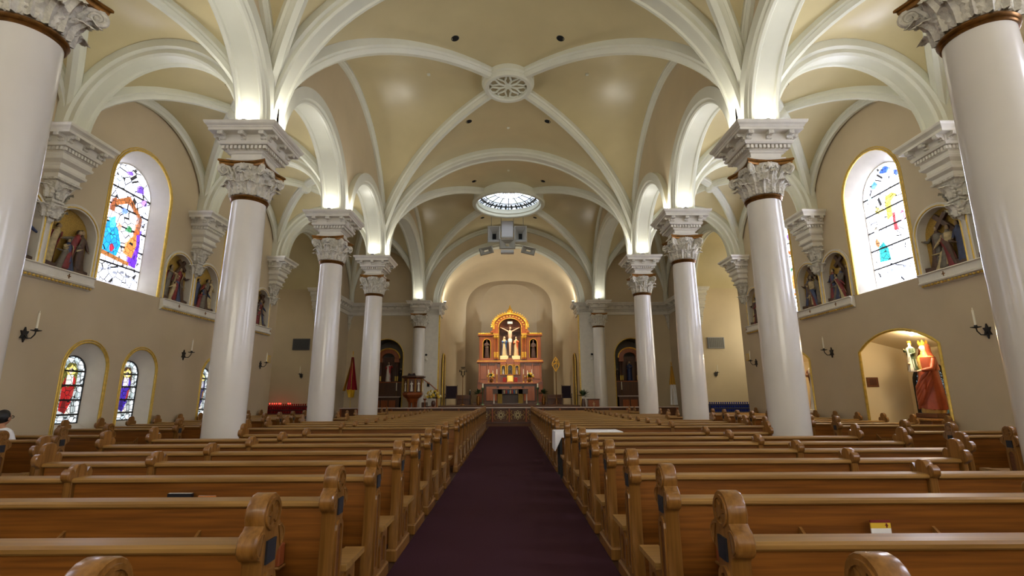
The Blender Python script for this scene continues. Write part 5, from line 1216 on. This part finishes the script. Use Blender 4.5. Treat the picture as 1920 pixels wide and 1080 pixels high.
# ------------------------------------------------------------------ side altars in the arched niches
def side_altar(s):
    sd = 'pulpit' if s < 0 else 'shrine'
    o = thing('side_altar', 'dark carved side altar with gilt arch in the niche, %s side' % sd, 'altar', (s * 7.12, 29.1, .423), group='side altars')
    b = lambda nm, m, x0, x1, y0, y1, z0, z1, bev=.01: MB().box(x0, x1, y0, y1, z0, z1, bev).build(nm, m, o)
    b('altar_block', M_ALTD, -.85, .85, .0, .55, 0, 1.06); b('altar_slab', marble, -.92, .92, -.06, .58, 1.06, 1.12); b('predella', M_ALTD, -.9, .9, .5, .9, 1.12, 1.9); b('predella_cap', M_ALT, -.92, .92, .46, .92, 1.9, 1.96)
    for x in (-.45, .0, .45): b('front_panel', M_ALT, x - .19, x + .19, -.02, .0, .2, .9)
    for q in (-1, 1):
        for x in (.44, .56):
            MB().lathe([(.06, 1.96), (.045, 2.0), (.045, 3.0), (.07, 3.08)], 10, (q * x, .62, 0)).build('colonnette', M_ALTD, o, smooth=40); MB().lathe([(.052, 2.0), (.052, 2.28)], 10, (q * x, .62, 0)).build('gilt_sleeve', M_GOLD, o, smooth=40)
        b('capital_block', M_ALT, q * .5 - .14, q * .5 + .14, .5, .8, 3.08, 3.3)
    g = MB(); i1 = [(.38 * cos(pi * i / 16), 3.3 + .32 * sin(pi * i / 16)) for i in range(17)]; i2 = [(.66 * cos(pi * i / 16), 3.3 + .56 * sin(pi * i / 16)) for i in range(17)]
    for y in (.5, .8): g.loft([[(a, y, c) for a, c in i1], [(a, y, c) for a, c in i2]], close=False)
    g.loft([[(a, .5, c) for a, c in i2], [(a, .8, c) for a, c in i2]], close=False); g.loft([[(a, .5, c) for a, c in i1], [(a, .8, c) for a, c in i1]], close=False); g.build('arched_head', M_ALT, o)
    MB().tube([(.68 * cos(pi * i / 16), .5, 3.31 + .58 * sin(pi * i / 16)) for i in range(17)], .04, 6).build('gilt_crest', M_GOLDB, o)
    b('back_board', M_ALTD, -.6, .6, .85, .9, 1.96, 3.4, 0)
    y, z = 29.1 + .62, .423 + 1.963
    if s < 0:
        statue('red and white robed statue in the side altar, pulpit side', s * 7.12 + .02, y, z, 1.15, 0, robe=white_r, mantle=red, hair=hairb, beard=True, arms=((-.05, -.14, .68), (.18, -.12, .8)))
        statue('small nun statue in black and white on the side altar, pulpit side', s * 7.12 + .76, y - .05, z, .78, 0, robe=mat('black_habit', (34, 32, 38), .6), veil=MATS['black_habit'], mantle=MATS['black_habit'], arms=((-.03, -.13, .66), (.03, -.13, .66)))
    else:
        statue('blue robed statue with gilt hem in the side altar, shrine side', s * 7.12 - .02, y, z, 1.15, 0, robe=navy, mantle=navy, veil=cream, arms=((-.04, -.14, .68), (.04, -.14, .68)))
        statue('small dark statue on the side altar, shrine side', s * 7.12 - .76, y - .05, z, .72, 0, robe=monk, mantle=MATS['black_cover'], hair=hairb, arms=((-.03, -.13, .62), (.04, -.13, .7)))
    c = thing('tall_white_candle', 'tall white candle on a stick on the side altar, %s side' % sd, 'candle', (s * 7.12 + (.62 if s < 0 else -.62), 29.3, .423 + 1.122)); MB().lathe([(.06, 0), (.02, .04), (.02, .28), (.05, .32)], 10).build('stick', M_BRONZE, c, smooth=40); MB().lathe([(.03, .3), (.03, .78)], 8).build('candle', M_WAX, c)
    return o
for s in (-1, 1): side_altar(s)
# ------------------------------------------------------------------ flags
def flag(x, y, top, label, cols, s):
    o = thing('flag', label, 'flag', (x, y, .14)); MB().lathe([(.2, 0), (.18, .05), (.03, .08)], 14).build('foot', M_BRONZE, o, smooth=40); MB().tube([(0, 0, .05), (0, 0, top - .2)], .016, 8).build('pole', M_GOLD, o); MB().lathe([(.0, top - .22), (.035, top - .18), (.02, top - .12), (.03, top - .06), (.0, top)], 8).build('finial', M_GOLDB, o)
    for nm, m_, z0, z1, w0, w1, off in cols:
        g = MB(); R = []
        for i in range(9):
            t = i / 8; z = z1 + (z0 - z1) * t; w = w0 + (w1 - w0) * t
            R.append([(off * t + w * (j / 12 - .5), -.05 + .05 * sin(j * 1.35 + t * 1.5) * (.4 + t) + .04 * (j % 2), z) for j in range(13)])
        g.loft(R, close=False); g.loft([[(a, b + .012, c) for a, b, c in r] for r in R], close=False); g.build(nm, m_, o, smooth=60)
    return o
fred = mat('flag_crimson', (156, 20, 36), .7); fgold = mat('flag_gold', (196, 140, 40), .7); fy = mat('flag_yellow', (206, 160, 60), .7)
flag(-8.50, 27.35, 3.85, 'crimson flag with gold fringe hanging on a pole beside the side altar', (('crimson_field', fred, 1.75, 3.5, .12, .62, .06), ('gold_edge', fgold, 1.7, 3.4, .05, .16, -.36), ('gold_fringe', mat('fringe_yellow', (226, 186, 40), .6), 1.36, 1.78, .46, .34, .04)), -1)
flag(8.82, 27.35, 3.2, 'yellow and white flag hanging on a pole by the transept', (('yellow_field', fy, 1.95, 2.95, .08, .3, -.02), ('white_field', M_WHITE, .9, 1.98, .3, .36, 0)), 1)
# ------------------------------------------------------------------ loudspeaker cluster hanging under the dome
K = thing('speaker_cluster', 'grey loudspeaker cluster hanging below the dome light', 'loudspeaker', (-.08, 26.6, 9.7)); sp = mat('speaker_grey', (176, 174, 168), .5); horn = mat('horn_grey', (150, 146, 134), .5)
MB().box(-.34, .34, -.1, .4, .45, 1.45, .02).build('centre_cabinet', sp, K); MB().box(-.31, .31, -.12, -.1, .5, 1.4, .008).build('grille', mat('grille_cloth', (186, 186, 190), .8), K)
for q in (-1, 1):
    g = MB(); R = [[(q * .74 + sx * hw, y, .66 + sz * hh) for sx, sz in ((-1, -1), (1, -1), (1, 1), (-1, 1))] for hw, hh, y in ((.34, .46, -.15), (.30, .42, -.17), (.10, .16, .35), (.12, .18, .36), (.36, .48, -.1), (.34, .46, -.15))]
    g.loft(R); h_ = g.build('horn', sp, K); MB().box(q * .74 - .1, q * .74 + .1, .33, .36, .5, .82).build('horn_throat', M_DARK, h_)
    g = MB(); R = [[(q * 1.2 + sx * hw, y, -.02 + sz * hh + (.0 if y < 0 else .1)) for sx, sz in ((-1, -1), (1, -1), (1, 1), (-1, 1))] for hw, hh, y in ((.36, .2, -.2), (.33, .17, -.22), (.12, .08, -.02), (.14, .1, .0), (.38, .22, -.15), (.36, .2, -.2))]
    g.loft(R); g.build('side_horn', horn, K).rotation_euler = (0, q * .25, 0)
g = MB(); R = [[(sx * hw, y, .06 + sz * hh) for sx, sz in ((-1, -1), (1, -1), (1, 1), (-1, 1))] for hw, hh, y in ((.42, .28, -.22), (.39, .25, -.24), (.1, .08, -.02), (.12, .1, .0), (.44, .3, -.18), (.42, .28, -.22))]
g.loft(R); g.build('lower_horn', horn, K); MB().box(-.36, .36, -.2, .1, -.46, -.26, .02).build('small_cabinet', sp, K)
for x in (-.9, -.35, .35, .9): MB().tube([(x, .1, .9), (x, .1, 1.75)], .012, 5).build('hanging_rod', M_GREY, K)
MB().box(-1.0, 1.0, .08, .12, 1.1, 1.16).build('spreader_bar', M_GREY, K)
# ------------------------------------------------------------------ transept arms: votive racks, panels
for s in (-1, 1):
    sd = 'pulpit' if s < 0 else 'shrine'; col_ = (150, 16, 20) if s < 0 else (24, 44, 150)
    v = thing('votive_rack', 'wide rack of %s votive cups at the foot of the transept wall' % ('red' if s < 0 else 'blue'), 'candle rack', (s * 10.85, 24.55, 0))
    frame = mat('rack_red', (84, 12, 16), .6) if s < 0 else mat('rack_blue', (16, 24, 66), .6)
    for i in range(3): MB().box(-1.2, 1.2, -.3 + i * .2, -.12 + i * .2, 0, .78 + i * .17, .01).build('shelf', frame, v)
    cup = mat('cup_%d' % s, col_, .2, coat=.5)
    for i in range(3):
        g = MB()
        for k in range(22): g.lathe([(.026, 0), (.036, .09), (.03, .09), (.02, .02)], 8, (-1.12 + k * 2.24 / 21, -.21 + i * .2, .78 + i * .17))
        tag(g.build('votive_cups', cup, v, smooth=50), kind='stuff')
    if s < 0:
        fl = glow('led_red', (255, 40, 30), 9.0)
        for x in (-.72, -.6, -.5, -.4, -.28, -.2, .16, .26): MB().ball((x + .1, .0, 1.22), (.022, .022, .03), 8, 6).build('lit_candle', fl, v)
    pn = thing('wall_panel', ('dark grey' if s < 0 else 'grey lattice') + ' loudspeaker panel high on the far transept wall', 'speaker panel', (s * 10.38, TRANS1, 4.1)); MB().box(-.42, .42, -.08, 0, -.28, .28, .01).build('frame', M_GREY if s > 0 else mat('panel_grey', (78, 76, 76), .6), pn); MB().box(-.38, .38, -.09, -.08, -.24, .24).build('grille_cloth', mat('panel_dark', (66, 66, 66), .7) if s < 0 else mat('panel_mid', (110, 108, 100), .7), pn)
    if s > 0:
        for i in range(9): MB().box(-.36 + i * .09 - .006, -.36 + i * .09 + .006, -.1, -.09, -.24, .24).build('grille_bar', M_GREY, pn)
    ss = thing('station_plaque', 'small gilt framed plaque on the wall end by the transept, %s side' % sd, 'plaque', (s * (XW - .0), 19.72, 2.98)); MB().box(min(0, -s * .03), max(0, -s * .03), -.13, .13, -.14, .14, .006).build('frame', M_GOLD, ss); MB().box(min(-s * .03, -s * .036), max(-s * .03, -s * .036), -.09, .09, -.1, .1).build('face', cream, ss)
# ------------------------------------------------------------------ lit shrines behind the arches of the right wall
def shrine(yc, big):
    r = thing('x', None, None); bpy.data.objects.remove(r)
    y0, y1, xd, zf = yc - 1.5, yc + 1.78, 11.05, .55
    g = MB(); E_ = XW + .02
    zc0, zc1 = 3.14, 2.72
    g.add([(E_, y0, zf), (xd, y0, zf), (xd, y0, zc1), (E_, y0, zc0)], [(0, 1, 2, 3)]); g.add([(E_, y1, zf), (xd, y1, zf), (xd, y1, zc1), (E_, y1, zc0)], [(0, 1, 2, 3)])
    g.add([(xd, y0, zf), (xd, y1, zf), (xd, y1, zc1), (xd, y0, zc1)], [(0, 1, 2, 3)]); g.add([(E_, y0, zc0), (E_, y1, zc0), (xd, y1, zc1), (xd, y0, zc1)], [(0, 1, 2, 3)]); g.add([(E_, y0, zf), (E_, y1, zf), (xd, y1, zf), (xd, y0, zf)], [(0, 1, 2, 3)])
    # back of the aisle wall inside the shrine
    hs = [shift(seg_pts(**SHRW), yc)]
    g.add(*wall_face([(y0, zf - .3), (y1, zf - .3), (y1, zc0 + .1), (y0, zc0 + .1)], hs, lambda a, b: (E_, a, b)))
    o = g.build('wall_shrine', mat('shrine_cream', (222, 206, 172), .5), None); tag(o, kind='structure')
    lm = thing('shrine_lamp', 'bright round lamp in the ceiling of the %s shrine' % ('crowned statue' if big else 'second'), 'lamp', (XW + .45, yc - .02, 3.02)); MB().lathe([(.0, -.02), (.07, -.02), (.09, 0), (.09, .02), (0, .02)], 16).build('rim', M_STONE, lm, smooth=40); MB().ball((0, 0, -.05), .055, 12, 8).build('bulb', glow('warm_bulb', (255, 232, 180), 60.0), lm, smooth=60)
    l = bpy.data.lights.new('shrine_bulb', 'POINT'); l.energy = 46; l.color = (1, .82, .55); l.shadow_soft_size = .06; q = bpy.data.objects.new('shrine_bulb', l); COL.objects.link(q); q.location = (XW + .45, yc - .02, 2.86)
    ped = thing('statue_pedestal', 'low pale pedestal under the %s' % ('crowned statue' if big else 'brown robed shrine statue'), 'pedestal', (XW + (.86 if big else .42), yc + (.2 if big else -.72), zf + .003)); ph = .40
    MB().box(-.36, .36, -.3, .3, 0, ph - .06, .02).build('block', M_OAKD, ped); MB().box(-.4, .4, -.34, .34, ph - .06, ph, .02).build('cap', M_OAKE, ped)
    return ped.location.x, ped.location.y, zf + ph + .006
sx_, sy_, sz_ = shrine(12.15, True)
rose = mat('mantle_russet', (154, 72, 44), .45, var=.18, scale=5); gdr = mat('gold_dress', (206, 170, 96), .45, var=.2, scale=12); olive = mat('olive_hem', (120, 112, 60), .5); gsk = mat('pale_skin', (236, 206, 170), .45)
V = thing('crowned_statue', 'crowned statue in a russet mantle carrying a crowned child inside the lit shrine', 'statue', (sx_, sy_, sz_ + .106), -1.48)
figure(V, 1.70, robe=gdr, mantle=rose, veil=rose, skin=gsk, hair=hairb, arms=((-.11, -.15, .70), (.07, -.16, .60)), crown=True, n=28, wide=1.12, base=M_OAKD)
for i, (a, b, c_) in enumerate(((-.2, .25, .02), (-.1, .48, .05), (.05, .7, .03), (-.22, .62, .0))):   # diagonal folds of the mantle across the front
    P = [(.22 - .06 * i, -.10 - .02 * i, 1.06 - .05 * i), (.08, -.235, .86 - .12 * i), (-.08, -.25, .62 - .13 * i), (-.22, -.16, .38 - .09 * i)]
    MB().tube(P, [.03, .05, .05, .03], 8).build('mantle_fold', rose, V, smooth=60)
g = MB(); R = []
for i in range(8):
    t = i / 7; R.append([(.25 - .42 * t + .0 * j, -.17 - .06 * sin(pi * t) - .02 * sin(j * 2.0), max(.1 + .01 * j, 1.02 - .62 * t - j * (.05 + .07 * t))) for j in range(7)])
g.loft(R, close=False); g.loft([[(x, y + .02, z) for x, y, z in r] for r in R], close=False); g.build('mantle_apron', rose, V, smooth=60)
g = MB(); R = []
for i in range(9):
    ring = []
    for j in range(36):
        t = 2 * pi * j / 36; lo = .10 + .16 * max(0, -cos(t)) * (1 if sin(t) < .3 else .3); z = lo + (1.04 - lo) * i / 8; k = z / 1.76
        rx = (.150 - .045 * min(1, k / .58)) * 1.2 * 1.76; ry = (.118 - .035 * min(1, k / .58)) * 1.2 * 1.76; q = 1 + .06 * (1 - i / 9) * sin(9 * t + 2.2 * z) + .03 * sin(5 * t - 3.0 * z)
        ring.append((rx * q * cos(t), ry * q * sin(t), z))
    R.append(ring)
g.loft(R); g.build('mantle_skirt', rose, V, smooth=60)
ch = thing('child', None, None); ch.parent = V; ch.location = (-.17, -.2, 1.0); ch.rotation_euler = (0, 0, .25)
figure(ch, .74, robe=white_r, mantle=mat('child_green', (60, 74, 52), .5), skin=gsk, hair=mat('fair_hair', (176, 122, 60), .5), arms=((-.1, -.16, .74), (.1, -.14, .6)), crown=True, n=16, wide=1.1)
nwin[0] += 1
w = stained(1, 13.16, 11.0, dict(half=.46, z0=1.0, zs=1.85, rise=.4), [], 1.0, (0, .25, .5, .75, 1), .09, M_BLACK, glass_mat('shrine_glass', (150, 170, 190), 1.0, 14.0, (40, 70, 60), .12))
pl = thing('shrine_plaque', 'small dark square plaque on the cream wall of the shrine', 'plaque', (10.02, 13.925, 1.85)); MB().box(-.16, .16, -.025, 0, -.13, .13, .006).build('frame', M_OAKD, pl); MB().box(-.09, .09, -.03, -.025, -.08, .08).build('face', M_ALTD, pl)
br = thing('carved_screen', 'dark brown carved board beside the crowned statue', 'screen', (10.35, 10.72, .553)); MB().box(-.55, .55, -.04, .04, 0, 1.9, .01).build('board', M_ALTD, br)
for i in range(4): MB().box(-.5, .5, .04, .06, .2 + i * .42, .5 + i * .42, .008).build('carved_panel', mat('carved_gilt_brown', (110, 80, 40), .5, var=.5, scale=25, bump=.8), br)
x2, y2, z2 = shrine(16.97, False)
V2 = thing('robed_statue', 'brown and white robed statue in the second lit shrine', 'statue', (x2, y2, z2 + .098), -1.2); figure(V2, 1.62, robe=white_r, mantle=mat('tan_brown', (168, 108, 62), .5), skin=gsk, hair=hairb, beard=True, arms=((-.05, -.14, .68), (.06, -.14, .7)), n=24, base=white_r)
# ------------------------------------------------------------------ person sitting in the side pew
PX, PY = -8.12, row_y(7) + .24
pr = thing('person', 'person in a white shirt with short black hair and glasses sitting in a side pew', 'person', (PX, PY, 0))
def skin_body():
    V_ = []; E_ = []; Rr = []
    def v(p, r): V_.append(p); Rr.append(r); return len(V_) - 1
    hip = v((0, .0, .59), (.15, .12)); wa = v((0, -.01, .72), (.135, .105)); chst = v((0, -.01, .90), (.155, .11)); sh = v((0, 0, 1.0), (.12, .09)); nk = v((0, .01, 1.07), (.055, .055)); hd = v((0, .03, 1.14), (.055, .06))
    E_ += [(hip, wa), (wa, chst), (chst, sh), (sh, nk), (nk, hd)]
    for q in (-1, 1):
        s0 = v((q * .17, 0, .98), (.06, .06)); el = v((q * .23, .06, .74), (.045, .045)); wr = v((q * .12, .27, .66), (.032, .028)); pm = v((q * .09, .33, .645), (.036, .022)); E_ += [(sh, s0), (s0, el), (el, wr), (wr, pm)]
        for k, (dx, L) in enumerate(((-.028, .075), (-.009, .085), (.010, .08), (.028, .062))):
            a = v((q * (.09 - dx), .365, .64), (.009, .009)); b = v((q * (.085 - dx), .365 + L * .5, .632), (.008, .008)); c = v((q * (.08 - dx), .365 + L * .9, .618), (.007, .007)); E_ += [(pm, a), (a, b), (b, c)]
        a = v((q * .055, .32, .645), (.010, .010)); b = v((q * .035, .35, .64), (.009, .009)); E_ += [(pm, a), (a, b)]
        th = v((q * .09, .06, .555), (.085, .085)); kn = v((q * .11, .34, .54), (.06, .06)); cf = v((q * .11, .335, .28), (.048, .05)); an = v((q * .11, .19, .09), (.036, .04)); toe = v((q * .12, .31, .05), (.04, .032)); E_ += [(hip, th), (th, kn), (kn, cf), (cf, an), (an, toe)]
    me = bpy.data.meshes.new('body'); me.from_pydata(V_, E_, []); o = bpy.data.objects.new('body_tmp', me); COL.objects.link(o)
    md = o.modifiers.new('skin', 'SKIN'); ss = o.modifiers.new('sub', 'SUBSURF'); ss.levels = 1; ss.render_levels = 1
    for i, d in enumerate(me.skin_vertices[0].data): d.radius = Rr[i]; d.use_root = (i == 0)
    dg = bpy.context.evaluated_depsgraph_get(); ev = bpy.data.meshes.new_from_object(o.evaluated_get(dg)); bpy.data.objects.remove(o); return ev
bm_ = skin_body(); bm_.name = 'body'
for m_ in (mat('shirt_white', (232, 232, 236), .8), mat('trousers_dark', (40, 42, 54), .8), M_SKIN, mat('shoe_black', (20, 20, 20), .5)): bm_.materials.append(m_)
for p in bm_.polygons:
    c = p.center; p.use_smooth = True
    if c.z > 1.05: p.material_index = 2
    elif c.z < .075 : p.material_index = 3
    elif c.z > .615 and c.y < .22: p.material_index = 0 if not (abs(c.x) > .15 and c.z < .70) else 2
    elif c.z > .60 and c.y >= .22: p.material_index = 2
    else: p.material_index = 1
link('body', bm_, pr)
bh = mat('black_hair', (18, 15, 15), .5)
def pf(v):
    d = v - Vector((0, .04, 1.2)); y = d.y
    if y > .05 and abs(d.x) < .02 and -.035 < d.z < .01: v = v + Vector((0, .022, -.004))
    if y > .0 and d.z < -.06: v = Vector((v.x * .88, v.y + .005, v.z))
    return v
hd_ = MB().ball((0, .04, 1.2), (.077, .096, .118), 20, 16, pf).build('head', M_SKIN, pr, smooth=60)
def hf2(v):
    d = v - Vector((0, .03, 1.225))
    if d.y > .045 and d.z < .055: v = Vector((v.x, .075, v.z))
    return v
MB().ball((0, .022, 1.218), (.09, .108, .115), 18, 12, hf2).build('hair', bh, pr, smooth=60)
for q in (-1, 1):
    MB().ball((q * .079, .04, 1.195), (.012, .02, .032), 8, 6).build('ear', M_SKIN, pr, smooth=60); MB().ball((q * .03, .125, 1.215), (.011, .008, .008), 8, 6).build('eye', M_DARK, pr)
    MB().tube([(q * .032 + .028 * cos(2 * pi * k / 14), .145, 1.212 + .022 * sin(2 * pi * k / 14)) for k in range(15)], .004, 5).build('glasses_rim', M_BLACK, pr); MB().tube([(q * .062, .145, 1.217), (q * .088, .1, 1.217), (q * .086, .03, 1.215)], .004, 5).build('glasses_temple', M_BLACK, pr)
MB().ball((0, .128, 1.145), (.024, .008, .007), 8, 6).build('mouth', mat('lip', (150, 84, 72), .5), pr, smooth=60)
# ------------------------------------------------------------------ warm spots behind the chancel arch, on the altar
for x in (-3.1, 3.1, 0):
    l = bpy.data.lights.new('altar_spot', 'SPOT'); l.energy = SPOT_W * (.5 if x else 1.5); l.color = (1, .87, .68); l.spot_size = radians(54); l.spot_blend = 1.0; l.shadow_soft_size = .12
    o = bpy.data.objects.new('altar_spot', l); COL.objects.link(o); o.location = (x, 29.7, 9.0 if x else 9.8)
    d = Vector((0, 33.0, 4.4 if x else 2.9)) - o.location; o.rotation_euler = d.to_track_quat('-Z', 'Y').to_euler()

# floods standing on the ends of the chancel cornice
for sx in (-1, 1):
    f = thing('cornice_flood', 'small bright flood lamp on the chancel cornice, %s side' % ('pulpit' if sx < 0 else 'shrine'), 'lamp', (sx * 3.86, 29.5, ZT), group='flood lamps on the chancel cornice')
    MB().lathe([(.05, 0), (.05, .04), (.02, .05), (.02, .08)], 10).build('foot', M_GREY, f); MB().lathe([(.03, .06), (.08, .12), (.09, .2), (.0, .2)], 12).build('housing', M_GREY, f, smooth=40); MB().lathe([(.0, .2), (.075, .2), (.075, .21), (0, .21)], 12).build('lens', glow('flood_lens', (255, 246, 224), 30.0), f)
    l = bpy.data.lights.new('cornice_flood_lamp', 'AREA'); l.shape = 'DISK'; l.size = .15; l.energy = WASH_W; l.color = (1, .98, .91)
    o = bpy.data.objects.new('cornice_flood_lamp', l); COL.objects.link(o); o.location = (sx * 3.80, 29.55, ZT + .26); d = Vector((-sx * .6, 33.2, 8.6)) - o.location; o.rotation_euler = d.to_track_quat('-Z', 'Y').to_euler()
